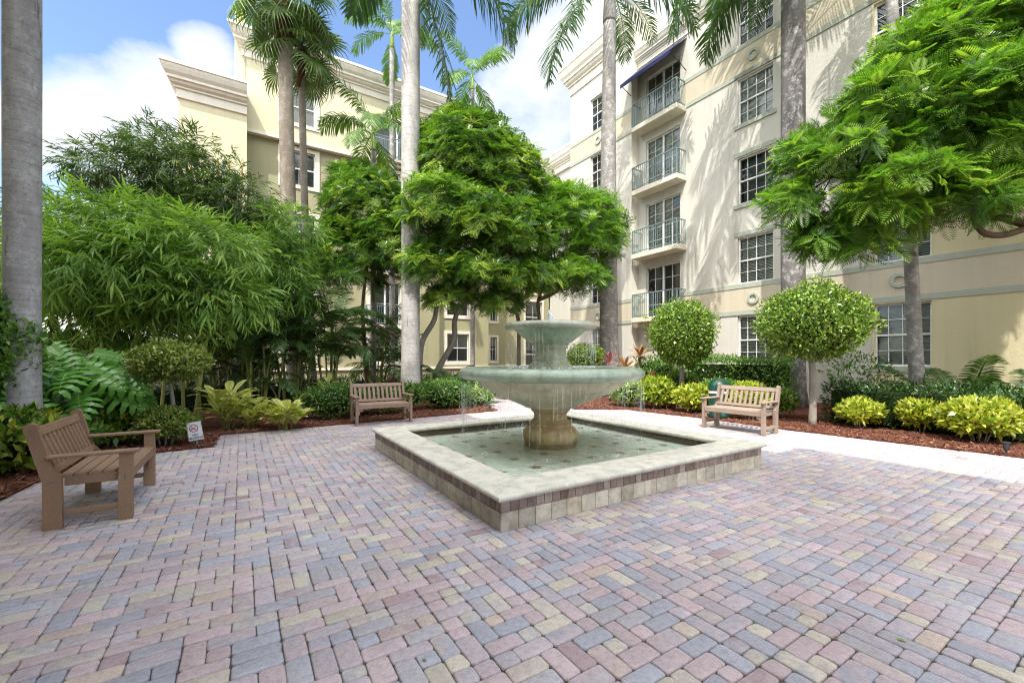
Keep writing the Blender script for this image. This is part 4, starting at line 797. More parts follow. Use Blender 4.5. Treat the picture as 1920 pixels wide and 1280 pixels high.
fern_tree(tb, [[tb, tb + [.0, .2, 1.6], A(2010, 425, 8.2), A(1930, 428, 8.2), A(1885, 440, 8.2), A(1848, 438, 8.2), A(1830, 418, 8.2), A(1818, 380, 8.3), A(1805, 300, 8.4)], [tb + [0, .2, 1.6], A(2010, 330, 8.3), A(1930, 250, 8.4), A(1850, 180, 8.5)], [A(1935, 425, 8.2), A(1880, 408, 8.4), A(1845, 405, 8.5), A(1700, 350, 8.7), A(1560, 330, 9.2)]],
          [(A(1660, 200, 8.8), (.75, .8, .5)), (A(1590, 290, 9.1), (.7, .8, .45)), (A(1740, 260, 8.6), (.75, .8, .5)), (A(1760, 120, 8.8), (.9, .9, .7)), (A(1700, 110, 9.0), (.6, .7, .45)), (A(1830, 30, 9.0), (.9, .9, .7)), (A(1830, 190, 8.2), (.9, 1.0, .62)), (A(1880, 60, 8.6), (1.4, 1.3, .9)), (A(1850, 290, 8.3), (.8, .9, .42)), (A(1690, 350, 8.6), (.85, .8, .42)), (A(1800, 390, 8.4), (.7, .8, .34)), (A(1900, 350, 8.2), (.6, .7, .36)), (A(1505, 300, 9.8), (.45, .6, .4)), (A(1480, 385, 9.7), (.42, .5, .42)), (A(1545, 440, 9.5), (.5, .6, .42)), (A(1610, 465, 9.3), (.5, .6, .32)), (A(1640, 400, 8.9), (.6, .7, .4)), (A(1950, 190, 8.4), (.8, .9, .7)), (A(1990, -60, 8.4), (1.8, 1.6, 1.3)), (A(2080, 60, 8.8), (1.7, 1.6, 1.6))], 2150, .44, L_FERN2, ROS9, 'large bright fern leaved tree overhanging from the right with a bent brown limb', mat_rough('bark_dark_brown', (.075, .05, .03), (.15, .10, .065), 7, .9, .8, 26, .02, (1, 1, .3)), .085)
# ---- feather palms
def frond(L=3.2, e0=40., bend=80., nl=42, ll=.62, w_=.035, hang=.55, plume=.5, tip=.35, seed=0, base=.18):
    g_ = np.random.default_rng(seed); vs = []; fs = []; rn = []; k = 40; P = [np.zeros(3)]; T = []
    for i in range(k):
        e = R(e0 - bend * (i / k) ** 1.25); T.append(np.array([math.cos(e), 0, math.sin(e)])); P.append(P[-1] + T[-1] * L / k)
    T.append(T[-1]); P = np.array(P); T = np.array(T)
    for i in range(k):                                              # rachis
        r0, r1 = .028 * (1 - i / k) + .004, .028 * (1 - (i + 1) / k) + .004; b = len(vs); s0, s1 = np.array([0, r0, 0]), np.array([0, r1, 0]); u0, u1 = np.array([0, 0, r0 * .7]), np.array([0, 0, r1 * .7])
        vs += [P[i] - s0, P[i] + u0, P[i] + s0, P[i + 1] - s1, P[i + 1] + u1, P[i + 1] + s1]; fs += [[b, b + 1, b + 4, b + 3], [b + 1, b + 2, b + 5, b + 4]]; rn += [.75] * 6
    for i in range(nl):
        t = base + (1 - base) * (i + .5) / nl; q = t * k; j = int(q); p = P[j] + (P[min(j + 1, k)] - P[j]) * (q - j); tg = T[j]; up = np.array([-tg[2], 0, tg[0]]); prof = min(1, .45 + 2.2 * (t - base)) * (1 if t < .7 else 1 - (1 - tip) * (t - .7) / .3)
        for s in (-1, 1):
            l = ll * prof * g_.uniform(.85, 1.1); d = tg * (.45 + .5 * t) + np.array([0, s * 1., 0]) + up * g_.uniform(-plume, plume); d = d / np.linalg.norm(d); wd = unit(np.cross(d, up + g_.normal(0, .25, 3)))  * w_ * .5
            a = p; m = p + d * l * .5 + np.array([0, 0, -hang * l * .12]); e = p + d * l * .88 + np.array([0, 0, -hang * l * .55]); f_ = e + (e - m) * .35 + np.array([0, 0, -hang * l * .12]); b = len(vs); c = g_.uniform(-.12, .12) + .42
            vs += [a - wd * .5, a + wd * .5, m + wd, m - wd, e + wd * .8, e - wd * .8, f_ + wd * .05, f_ - wd * .05]; fs += [[b, b + 1, b + 2, b + 3], [b + 3, b + 2, b + 4, b + 5], [b + 5, b + 4, b + 6, b + 7]]; rn += [c + .1, c + .1, c, c, c, c, c + .05, c + .05]
    return np.array(vs, float), np.array(fs), np.array(rn)
_fm = {}
def frond_mesh(key, mat, **kw):
    kk = (key, mat.name)
    if kk not in _fm: lb = LB(); lb.raw(*frond(**kw)); _fm[kk] = lb.mesh('frond', mat)
    return _fm[kk]
def put_frond(parent, me, loc, az, roll=0., sc=1.):
    o = bpy.data.objects.new('frond', me); o.location = loc; o.rotation_euler = (roll, 0, az); o.scale = (sc,) * 3; return link(o, parent)
def palm_trunk(mb, base, top, r0, r1, bulge=0., n=20, lean=None):
    b, t = np.array(base, float), np.array(top, float); k = 24; P = []; rad = []
    for i in range(k + 1):
        q = i / k; p = b + (t - b) * q
        if lean is not None: p = p + np.array(lean) * math.sin(math.pi * q)
        P.append(p); rad.append((r0 + (r1 - r0) * q) * (1 + bulge * math.exp(-((q - .45) / .25) ** 2)) * (1 + .35 * math.exp(-q * k * .9)))
    mb.tube(P, rad, n)
def feather_palm(name, base, ztop, r0, r1, label, trunk_mat, leafmat, fr, shaft=1.6, L=3.2, n=12, cat='palm tree', group=None, az0=0., extra=(), top=None, lean=None, sc=1., bulge=0., ll=.62, elev=(75, 60, 35, 5, -25), bend=(55, 75, 90, 80, 60), w_=.04, plume=.55, rng=1):
    base = np.array(base, float); t = empty(name, base, 0, label, cat, group); g_ = random.Random(rng); tp = np.array([0, 0, ztop]) if top is None else np.array(top) - base
    mb = MB(); palm_trunk(mb, (0, 0, -.05), tp, r0, r1, bulge, lean=lean); mb.build('trunk', trunk_mat, t, smooth=True)
    ax = np.array([0, 0, 1.]); ct = tp + ax * shaft
    if shaft > .1: mb = MB(); sm_ = M_ROYD if name == 'royal_palm' else M_SHAFT; mb.tube([tp - ax * .02, tp + ax * .08, tp + ax * shaft * .6, ct], [r1 * 1.05, r1 * 1.12, r1 * .9, r1 * .45], 16); mb.build('crownshaft', sm_, t, smooth=True)
    m = len(elev)
    for i in range(n):
        q = i % m; me = frond_mesh((name, q), leafmat, L=L, e0=elev[q], bend=bend[q], ll=ll, w_=w_, plume=plume, seed=q + 5, nl=46)
        put_frond(t, me, ct - ax * (.05 + .05 * q), az0 + i * 2.399 + g_.uniform(-.2, .2), g_.uniform(-.15, .15), sc * g_.uniform(.9, 1.08))
    for az, e0, bd_, L_ in extra:
        lb = LB(); lb.raw(*frond(L=L_, e0=e0, bend=bd_, ll=ll * 1.05, w_=w_, plume=plume, seed=int(az * 100) % 97, nl=84)); put_frond(t, lb.mesh('frond', leafmat), ct, az)
    return t
GR = 'tall royal palms of the courtyard'
p1 = A(42, 670, 5.7); p1[2] = 0
feather_palm('royal_palm', p1, 11.5, .172, .178, 'massive pale grey palm trunk at the far left behind the big lobed leaves', M_ROYL, L_PALM, None, group=GR, bulge=.04, n=10, az0=2.)
p2 = G(770, 752); feather_palm('royal_palm', p2, 13.6, .29, .30, 'straight pale grey palm trunk rising between the two middle fern leaved trees', M_ROYAL, L_PALM, None, group=GR, bulge=.02, n=9, az0=.9, L=3.4, extra=[(R(-6), -70, 14, 5.6), (R(8), -10, 72, 4.9), (R(-40), -15, 70, 4.6), (R(150), 10, 80, 3.4)], ll=.85, w_=.06, plume=.5)
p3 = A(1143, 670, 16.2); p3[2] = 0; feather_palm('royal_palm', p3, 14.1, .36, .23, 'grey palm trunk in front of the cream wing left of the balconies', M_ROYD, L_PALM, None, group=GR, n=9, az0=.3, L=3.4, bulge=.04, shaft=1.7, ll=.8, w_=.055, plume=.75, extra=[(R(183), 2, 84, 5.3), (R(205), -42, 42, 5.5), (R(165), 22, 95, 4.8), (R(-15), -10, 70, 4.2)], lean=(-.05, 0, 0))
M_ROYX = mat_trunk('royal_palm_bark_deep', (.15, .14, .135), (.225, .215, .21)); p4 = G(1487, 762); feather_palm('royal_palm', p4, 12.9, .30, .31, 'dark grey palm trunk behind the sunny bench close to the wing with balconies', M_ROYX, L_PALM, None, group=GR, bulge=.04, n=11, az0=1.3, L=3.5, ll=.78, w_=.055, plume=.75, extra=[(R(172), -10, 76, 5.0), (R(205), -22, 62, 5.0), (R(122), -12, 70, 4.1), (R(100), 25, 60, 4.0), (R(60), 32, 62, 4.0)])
p5 = A(1722, 670, 10.3); p5[2] = 0; feather_palm('slender_palm', p5, 9.6, .145, .11, 'thin grey palm trunk in front of the ground floor window on the right', M_ROYD, L_PALM, None, top=A(1650, -210, 10.3), lean=(.12, 0, 0), n=10, L=2.4, shaft=.9, ll=.5, az0=.5)
# small feather palms in front of the left block
def small_palm(px, d, ytop, label, n=9, L=2.2, r=.09, az0=0., yb=670, elev=(70, 45, 20, -5), bend=(60, 85, 90, 70), mat=L_PALMB, shaft=.8, rng=1, top=None, name='feather_palm', ll=.55, w_=.045):
    b = A(px, 670, d); b[2] = 0; tp = A(px, ytop, d)
    return feather_palm(name, b, tp[2] - shaft, r * 1.2, r, label, M_ROYD, mat, None, shaft=shaft, L=L, n=n, az0=az0, elev=elev, bend=bend, ll=ll, w_=w_, plume=.45, rng=rng, group='slender feather palms before the left block', top=top)
small_palm(886, 22, 140, 'bright feather palm standing alone against the white cloud', 9, 2.4, .10, .2, rng=3)
small_palm(735, 20.5, 60, 'slender feather palm just left of the straight pale trunk, top of the frame', 11, 2.5, .11, 1.1, rng=4)
small_palm(700, 17, 245, 'feather palm with arching drooping fronds in front of the french balcony', 11, 2.6, .10, .4, rng=5, elev=(75, 55, 30, 0), bend=(95, 110, 110, 80))
# ---- fan palms
def fan_leaf(nseg=34, r=1., seed=0, droop=.35):
    g_ = np.random.default_rng(seed); vs = []; fs = []; rn = []
    for i in range(nseg):
        a = R(-125 + 250 * (i + .5) / nseg); d = np.array([math.cos(a), math.sin(a), 0]); sd = np.array([-math.sin(a), math.cos(a), 0]); h = R(250 / nseg) * .5; L = r * (1 - .22 * abs(a) / 2.2) * g_.uniform(.92, 1.05)
        pl = (.02 if i % 2 else -.02); dr = droop * g_.uniform(.7, 1.5); b = len(vs); up = np.array([0, 0, 1.]); c = .45 + g_.uniform(-.12, .15)
        q1, q2, q3 = d * L * .5, d * L * .78 - up * dr * .18 * L, d * L * .98 - up * dr * .75 * L
        vs += [np.zeros(3), q1 + sd * h * L * .5, q1 - sd * h * L * .5 + up * pl, q1 + sd * h * L * .5, q2 + sd * .012, q2 - sd * .012 + up * pl, q1 - sd * h * L * .5 + up * pl, q3 + sd * .002, q3 - sd * .002]
        fs += [[b, b + 1, b + 2, b], [b + 2, b + 1, b + 4, b + 5], [b + 5, b + 4, b + 7, b + 8]]; rn += [c] * 9
    return np.array(vs), np.array(fs), np.array(rn)
def fan_palm(px, d, ytop, r, label, n, seed, pxb=None, leaf=.95, pet=.9):
    b = A(pxb or px, 670, d); b[2] = 0; t = empty('fan_palm', b, 0, label, 'palm tree', 'fan palms with fringed leaves'); tp = A(px, ytop, d) - b; mb = MB(); palm_trunk(mb, (0, 0, 0), tp, r * 1.08, r * .92, lean=(-.08, 0, 0)); mb.build('trunk', M_FANT, t, smooth=True)
    mb = MB(); g_ = random.Random(seed)
    for i in range(46):
        a = g_.random() * 6.28; z = -g_.random() * 1.5; rr = r * .98; p = tp + np.array([rr * math.cos(a), rr * math.sin(a), z]); q = p + np.array([.10 * math.cos(a), .10 * math.sin(a), .13]); s_ = np.array([-math.sin(a), math.cos(a), 0]) * .045; mb.quad(p - s_, p + s_, q + s_ * .4, q - s_ * .4)
    mb.tube([tp + [0, 0, -1.5], tp + [0, 0, -.8], tp + [0, 0, .1]], [r * .98, r * 1.12, r * .9], 14); mb.build('old_leaf_bases', M_FIBRE, t)
    lb3 = []
    for q in range(3):
        l = LB(); l.raw(*fan_leaf(34, leaf, q + seed, (.25, .45, .7)[q])); lb3.append(l.mesh('fan_leaf', L_FAN))
    for i in range(n):
        az = i * 2.399 + g_.uniform(-.25, .25); e = R(70 - 115 * (i + .5) / n + g_.uniform(-8, 8)); d3 = np.array([math.cos(e) * math.cos(az), math.cos(e) * math.sin(az), math.sin(e)]); L = pet * g_.uniform(.8, 1.2); end = tp + d3 * L + np.array([0, 0, -.12 * L])
        mb = MB(); mb.tube([tp + [0, 0, .05], tp + d3 * L * .5 + np.array([0, 0, .03]), end], [.022, .016, .012], 5); 
        pe = mb.build('leaf_stalk', L_PALMB, t); dd = unit(d3 + np.array([0, 0, -.45])); x = dd; sd = unit(np.cross([0, 0, 1.], x)); z = np.cross(x, sd); o = bpy.data.objects.new('fan_leaf', lb3[min(2, i * 3 // n)]); o.matrix_local = Matrix(np.column_stack([x, sd, z]).tolist()).to_4x4(); o.location = end; link(o, pe)
    return t
fan_palm(534, 15.0, 5, .245, 'taller thick fan palm in front of the left block with brown fibrous neck', 26, 3, 556, 1.05, 1.15)
fan_palm(565, 15.8, 92, .125, 'thinner leaning fan palm just right of the thick one', 20, 8, 588, 1.0, 1.0)
# ---- areca palm clumps
def areca(base, n, h, label, seed, mat=L_ARECA, L=2.2, spread=.35, group='areca palm clumps by the grey wall', canes=True, e=(78, 62, 48), bnd=(75, 95, 105)):
    t = empty('areca_palm', base, 0, label, 'palm', group); g_ = random.Random(seed); mb = MB()
    for i in range(n):
        a = g_.random() * 6.28; q = spread * g_.random() ** .5; c = np.array([q * math.cos(a), q * math.sin(a), 0]); hh = h * g_.uniform(.22, 1.); tp = c * 1.9 + np.array([0, 0, hh])
        if canes: mb.tube([c, c * 1.3 + [0, 0, hh * .5], tp], [.032, .026, .02], 7)
        for k in range(3): put_frond(t, frond_mesh(('areca', k, L), mat, L=L, e0=e[k], bend=bnd[k], ll=.42, w_=.032, hang=.5, plume=.12, nl=38, seed=k, tip=.3), tp, a + k * 2.2 + g_.uniform(-.5, .5), g_.uniform(-.2, .2), g_.uniform(.75, 1.1))
    if canes: mb.build('canes', mat_cane, t, smooth=True)
    return t
mat_cane = mat_rough('green_cane', (.13, .16, .04), (.30, .30, .09), 5, .5); mat_canebam = mat_rough('bamboo_culm', (.16, .20, .05), (.36, .33, .10), 4, .45, .2, 40, .003, (1, 1, .4)); mat_culm_y = mat_rough('bamboo_culm_yellow', (.36, .25, .07), (.50, .38, .13), 4, .45)
for px, d, n, h, lab, sd in ((470, 11.2, 11, 2.0, 'areca palm clump with drooping yellowing frond above the first shell ginger', 1), (545, 12.6, 12, 2.4, 'areca palm clump behind the second shell ginger, in deep shade', 2), (620, 13.6, 12, 2.7, 'areca palm clump left of the far bench, dark and dense', 3), (705, 15.6, 10, 2.5, 'areca palm clump behind the far bench', 4), (425, 12.0, 11, 2.6, 'tall areca palm clump against the grey wall right of the bamboo', 5)):
    b = A(px, 670, d); b[2] = 0; areca(b, n, h, lab, sd)
b = A(1800, 670, 9.6); b[2] = 0; areca(b, 5, .45, 'low pygmy palm beside the ground floor window on the right', 7, L_PALM, 1.35, .3, 'low palms along the right wing', False, (80, 60, 35), (60, 80, 80))
b = A(1930, 670, 9.0); b[2] = 0; areca(b, 5, .35, 'low pygmy palm at the right edge of the frame', 8, L_PALM, 1.3, .3, 'low palms along the right wing', False, (80, 60, 35), (60, 80, 80))
b = A(1665, 670, 10.9); b[2] = 0; areca(b, 4, .25, 'low pygmy palm under the ground floor window left of the thin palm trunk', 9, L_PALM, 1.1, .2, 'low palms along the right wing', False, (80, 60, 35), (60, 80, 80))
b = A(845, 670, 15.2); b[2] = 0; areca(b, 4, .5, 'small dark palm at the foot of the left block behind round shrubs', 10, L_ARECA, 1.3, .2, 'areca palm clumps by the grey wall', False)
# ---- bamboo
def spray_t(n, seed, droop):
    g_ = np.random.default_rng(seed); tv, tf = leaf_t(.14, .02, .28); Vs = []; Fs = []; k = 0; Rs = []
    for i in range(n):
        y = .35 + .65 * i / n; s = (-1) ** i; d = unit(np.array([s * g_.uniform(.1, 1.5), .8, -droop * g_.uniform(.1, 1.7)])); M = frames(d[None], np.array([[0, 0, 1.]]) + g_.normal(0, .4, (1, 3)))[0] * g_.uniform(.5, .8); Vs.append(tv @ M.T + [0, y, -.25 * y * y]); Fs.append(tf + k); Rs.append(np.full(len(tv), g_.uniform(-.15, .15))); k += len(tv)
    return np.concatenate(Vs), np.concatenate(Fs), np.concatenate(Rs)
SPR = [spray_t(8, 1, .5), spray_t(6, 2, .9), spray_t(9, 3, .3)]
def bamboo(base, culms, lobes, n, sc, mat, cmat, label, r=.03, tone=0., hollow=.35):
    base = np.array(base, float); t = empty('bamboo', base, 0, label, 'bamboo', 'bamboo clumps along the left bed'); mb = MB()
    for c in culms: 
        P = [np.array(p) - base for p in c]; Q = spl(P, 8); mb.tube(Q, [r * (1 - .5 * i / len(Q)) * (1.12 if i % 4 == 0 else 1.) for i in range(len(Q))], 8)
    mb.build('culms', cmat, t, smooth=True); lb = LB(); vol = np.array([r_[0] * r_[1] * r_[2] for c, r_ in lobes]) ** .75
    for (c, r_), a in zip(lobes, vol / vol.sum()):
        k = int(n * a); p, d = ell_pts(k, np.array(c) - base, r_, hollow, 1.03, -.9); wh = RNG.integers(0, 3, len(p)); y = unit(d + RNG.normal(size=d.shape) * .45 + np.array([0, 0, -.15])); up = np.tile([0, 0, 1.], (len(p), 1)) + RNG.normal(size=d.shape) * .2; M = frames(y, up, scale=sc * RNG.uniform(.7, 1.25, len(p))); rn = np.clip(RNG.normal(.42 + tone, .2, len(p)), .02, .95)
        for q, (tv, tf, tr) in enumerate(SPR):
            s_ = wh == q
            if s_.any(): lb.emit(tv, tf, M[s_], p[s_], rn[s_], tr)
    lb.build('foliage', mat, t); return t
def culms(pxs, d, ytop, lean): 
    o = []
    for i, px in enumerate(pxs): b = A(px, 670, d + (i % 3) * .25); b[2] = 0; t_ = A(px + lean[i % len(lean)], ytop, d + (i % 3) * .25); o.append([b, (b * .45 + t_ * .55) + np.array([.05 * (-1) ** i, 0, 0]), t_])
    return o
bamboo(A(370, 670, 12) * [1, 1, 0], culms([352, 400, 410, 335, 425, 378], 12, 300, [-20, 8, 20, -60, 30]), [(A(340, 330, 12), (1.6, 1.4, 1.1)), (A(240, 330, 11.8), (1.2, 1.2, .75)), (A(440, 390, 12), (1.15, 1.2, 1.0)), (A(180, 320, 11.6), (.75, .8, .5)), (A(380, 400, 12.2), (1.7, 1.3, .8)), (A(300, 280, 12.2), (.9, .9, .6)), (A(480, 450, 12.4), (.8, .9, .7))], 3600, .29, L_BAMD, mat_culm_y, 'taller dark bamboo clump with golden culms against the sky', .045, -.05, .3)
bamboo(A(270, 670, 8.4) * [1, 1, 0], culms([150, 172, 190, 205, 222, 262, 280, 300, 345, 362, 378], 8.6, 470, [-40, 10, 40, -20, 60]), [(A(170, 500, 8.2), (1.25, 1.1, .62)), (A(290, 510, 8.7), (1.4, 1.1, .72)), (A(400, 560, 8.8), (.95, 1.0, .5)), (A(240, 560, 8.9), (1.5, .9, .45)), (A(360, 470, 8.8), (1.2, 1.1, .6)), (A(150, 600, 9.2), (1.3, .8, .42)), (A(280, 625, 9.6), (1.3, .8, .38)), (A(60, 540, 8.8), (.8, .8, .5)), (A(120, 430, 8.8), (.9, .9, .6)), (A(250, 430, 9), (1.3, 1.0, .5))], 4300, .36, L_BAM, mat_canebam, 'nearer light green bamboo arching over the umbrella topiary', .035, .05, .35)
bamboo(A(490, 670, 11) * [1, 1, 0], culms([455, 470, 520, 500], 11.3, 430, [-10, 20, 30]), [(A(500, 500, 11.3), (.95, .9, .9)), (A(450, 560, 10.8), (.7, .8, .6)), (A(550, 440, 12), (.7, .8, .7)), (A(540, 540, 11.6), (.7, .8, .6))], 1500, .34, L_BAM, mat_canebam, 'slim bamboo clump between the tall dark bamboo and the left fern leaved tree', .03, -.05, .3)
# ---- leafy masses
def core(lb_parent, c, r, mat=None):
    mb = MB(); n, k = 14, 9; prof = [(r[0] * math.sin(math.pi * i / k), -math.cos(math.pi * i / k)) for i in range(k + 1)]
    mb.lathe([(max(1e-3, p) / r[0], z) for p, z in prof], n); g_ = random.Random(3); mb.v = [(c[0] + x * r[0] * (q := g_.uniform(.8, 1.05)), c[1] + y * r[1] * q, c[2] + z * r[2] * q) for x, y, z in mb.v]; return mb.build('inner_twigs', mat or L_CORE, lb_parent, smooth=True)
def leaf_ball(lb, c, r, k, size, tmpl, lump=.05, up=.35, lo=.84, mean=.45, sd=.2, zmin=-1., out=.6):
    p, d = ell_pts(k, (0, 0, 0), (1, 1, 1), lo, 1.0, zmin); 
    ph = RNG.uniform(0, 6, 6); w_ = 1 + lump * (np.sin(d[:, 0] * 5 + ph[0]) * np.sin(d[:, 1] * 5 + ph[1]) + np.sin(d[:, 2] * 6 + ph[2]) * np.sin(d[:, 0] * 7 + ph[3])); p = p * w_[:, None] * np.array(r) + np.array(c)
    y = unit(d * out + RNG.normal(size=d.shape) * .6 + np.array([0, 0, up])); u_ = d + RNG.normal(size=d.shape) * .55; lb.emit(tmpl[0], tmpl[1], frames(y, u_, scale=size * RNG.uniform(.7, 1.3, len(p))), p, np.clip(RNG.normal(mean, sd, len(p)), .02, .98))
TD, TL = leaf_d(.5), leaf_t(.3, .04, .15); TW = leaf_t(.42, .05, .12)
def topiary(base, zc, r, trunk_r, n, size, mat, label, name='topiary_tree', group='clipped ball topiary trees'):
    t = empty(name, base, 0, label, 'topiary', group); mb = MB(); limb(mb, [(0, 0, -.05), (.03, .02, zc * .4), (-.02, 0, zc - r[2] * .8)], trunk_r * 1.15, trunk_r * .85, 10)
    for a in range(5): limb(mb, [(-.02, 0, zc - r[2] * .95), (.12 * math.cos(a * 1.3), .12 * math.sin(a * 1.3), zc - r[2] * .7), (.5 * r[0] * math.cos(a * 1.3), .5 * r[1] * math.sin(a * 1.3), zc - r[2] * .2)], trunk_r * .6, .01, 6)
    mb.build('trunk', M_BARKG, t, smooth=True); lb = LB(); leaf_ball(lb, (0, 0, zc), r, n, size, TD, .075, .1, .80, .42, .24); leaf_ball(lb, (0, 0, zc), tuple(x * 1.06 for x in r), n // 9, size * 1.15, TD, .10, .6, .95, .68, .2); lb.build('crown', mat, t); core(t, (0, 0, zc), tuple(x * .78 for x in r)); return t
b = A(1277, 670, 12.1); b[2] = 0; topiary(b, 2.12, (.88, .88, .88), .07, 12500, .07, L_TOP, 'round ball topiary tree left of the sunny bench')
b = G(1523, 797); topiary(b, 2.2, (1.0, 1.0, .78), .07, 14000, .066, L_TOP, 'wide flattened ball topiary tree right of the sunny bench')
b = A(1097, 670, 15.2); b[2] = 0; topiary(b, 1.42, (.64, .64, .5), .05, 4500, .07, L_TOP, 'small clipped ball right of the upper fountain bowl')
b = A(320, 670, 7.2); b[2] = 0; topiary(b, 1.375, (.55, .52, .31), .034, 7000, .06, L_TOPL, 'flat umbrella topiary on a thin trunk above the bench armrest')
def shrub(base, r, zc, n, size, mat, label, tmpl=TL, mean=.45, sd=.2, name='leafy_shrub', cat='shrub', group='low shrubs in the beds', stems=6, lump=.10, up=.4, cor=True, lobes=None, out=.6):
    t = empty(name, base, 0, label, cat, group); lb = LB()
    for (c, q, w_) in (lobes or [((0, 0, 0), 1., 1.)]):
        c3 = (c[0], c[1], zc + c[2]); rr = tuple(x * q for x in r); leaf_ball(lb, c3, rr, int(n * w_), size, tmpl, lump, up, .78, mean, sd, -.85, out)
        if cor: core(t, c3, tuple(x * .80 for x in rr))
    lb.build('foliage', mat, t)
    if stems:
        mb = MB(); g_ = random.Random(int(base[0] * 100))
        for i in range(stems): a = i * 6.28 / stems; limb(mb, [(.07 * math.cos(a), .07 * math.sin(a), -.03), (r[0] * .3 * math.cos(a), r[1] * .3 * math.sin(a), zc * .5), (r[0] * .55 * math.cos(a), r[1] * .55 * math.sin(a), zc * .95)], .013, .007, 5)
        mb.build('stems', M_BARKG, t, smooth=True)
    return t
GC = 'yellow croton shrubs along the sunny bed'
for px, py, w_, h, lab in ((1613, 803, .36, .21, 'yellow croton shrub nearest the wide topiary trunk'), (1725, 811, .34, .25, 'middle yellow croton shrub touching the widest one'), (1836, 829, .55, .29, 'widest yellow croton shrub beside the spike light')):
    b = G(px, py); shrub(b, (w_, w_ * .85, h), .14 + h, 1500 if w_ < .5 else 2600, .115, L_CROT, lab, TW, .55, .2, 'croton_shrub', group=GC, stems=8, up=.5)
b = G(1300, 774); shrub(b, (.5, .42, .28), .42, 1700, .13, L_CROT, 'yellow croton shrub at the left end of the sunny bench', TW, .5, .2, 'croton_shrub', group=GC, stems=8)
b = A(1232, 670, 12.0); b[2] = 0; shrub(b, (.5, .45, .38), .5, 1700, .12, L_CROT, 'yellow green croton shrub in front of the round topiary trunk', TW, .35, .2, 'croton_shrub', group=GC)
b = A(1405, 670, 9.9); b[2] = 0; shrub(b, (.42, .36, .32), .52, 1500, .12, L_CROT, 'yellow croton shrub right behind the slats of the sunny bench', TW, .5, .2, 'croton_shrub', group=GC)
b = G(1925, 815); shrub(b, (.48, .45, .36), .48, 2300, .085, L_VAR, 'pale cream variegated shrub cut by the right edge of the frame', TL, .6, .22)
b = A(1180, 670, 12.6); b[2] = 0; shrub(b, (.62, .5, .34), .42, 2200, .09, L_VAR, 'cream variegated shrub under the red cordylines', TL, .55, .22)
b = A(1265, 670, 12.9); b[2] = 0; shrub(b, (.75, .55, .40), .62, 2400, .09, L_TOP, 'light green shrub around the foot of the round topiary', TL, .5, .2)
b = A(1350, 670, 11.4); b[2] = 0; shrub(b, (.62, .5, .36), .52, 2200, .09, L_HEDGE, 'light green shrub behind the litter bin', TL, .5, .2)
b = A(1235, 670, 14.2); b[2] = 0; shrub(b, (.9, .6, .5), .95, 2400, .12, L_HEDGE, 'loose bright green fern like shrub between cordylines and round topiary', leaf_t(.22, .03, .3), .5, .2, lump=.2)
b = A(1460, 670, 10.4); b[2] = 0; shrub(b, (.40, .36, .26), .42, 1200, .11, L_CROTL, 'green and yellow croton shrub at the right end of the sunny bench', TW, .45, .22)
# far bench shrubs and the left bed
b = G(615, 786); shrub(b, (.72, .5, .40), .42, 2800, .085, L_SHRUB, 'dense green shrub at the left end of the far bench', TL, .5, .22, lobes=[((0, 0, 0), 1, .6), ((.35, .2, .1), .8, .4)])
b = A(700, 670, 10.9); b[2] = 0; shrub(b, (.85, .45, .36), .40, 2400, .085, L_SHRUB, 'green shrub seen through the slats of the far bench', TL, .5, .22)
b = A(766, 670, 11.6); b[2] = 0; shrub(b, (.45, .4, .34), .42, 1500, .085, L_SHRUB, 'bright green shrub between the far bench and the pale palm trunk', TL, .55, .22)
b = A(838, 670, 12.1); b[2] = 0; shrub(b, (.82, .6, .42), .42, 3000, .085, L_SHRUB, 'dense green shrub right of the pale palm trunk', TL, .5, .22, lobes=[((0, 0, 0), 1, .6), ((-.3, .2, .08), .8, .4)])
b = A(893, 670, 12.8); b[2] = 0; shrub(b, (.55, .45, .26), .24, 1100, .09, L_VAR, 'low loose shrub at the edge of the path with pale leaves', TL, .4, .25)
b = A(905, 670, 13.6); b[2] = 0; shrub(b, (.5, .45, .36), .5, 1200, .10, L_SHRUB, 'dark green shrub behind the path left of the fountain bowl', TL, .4, .2)
b = A(980, 670, 15.0); b[2] = 0; shrub(b, (1.0, .5, .3), .3, 1800, .10, L_DARK, 'dark low shrub behind the fountain pedestal', TL, .5, .2)
b = G(311, 837); shrub(b, (.45, .34, .25), .38, 5600, .055, L_TOPL, 'clipped low dark shrub below the umbrella topiary', TD, .42, .22)
b = A(190, 670, 7.0); b[2] = 0; shrub(b, (.60, .45, .33), .38, 1300, .15, L_CROTL, 'green and yellow croton shrub behind the near bench armrest', TW, .42, .25)
b = A(25, 670, 5.4); b[2] = 0; shrub(b, (.62, .5, .36), .40, 1500, .15, L_CROTL, 'big yellow splashed croton behind the back of the near bench', TW, .5, .25, lobes=[((0, 0, 0), 1, .6), ((-.5, .2, .05), .9, .4)])
b = A(-22, 670, 5.6); b[2] = 0; shrub(b, (.50, .5, .80), 1.5, 7000, .085, L_HEDGE, 'tall leafy ficus bush at the left edge of the frame', TW, .55, .22, name='ficus_bush', lump=.12)
b = A(95, 670, 6.2); b[2] = 0; shrub(b, (.65, .5, .26), .30, 1000, .13, L_SHRUB, 'low green shrub under the big lobed leaves', TW, .5, .2)
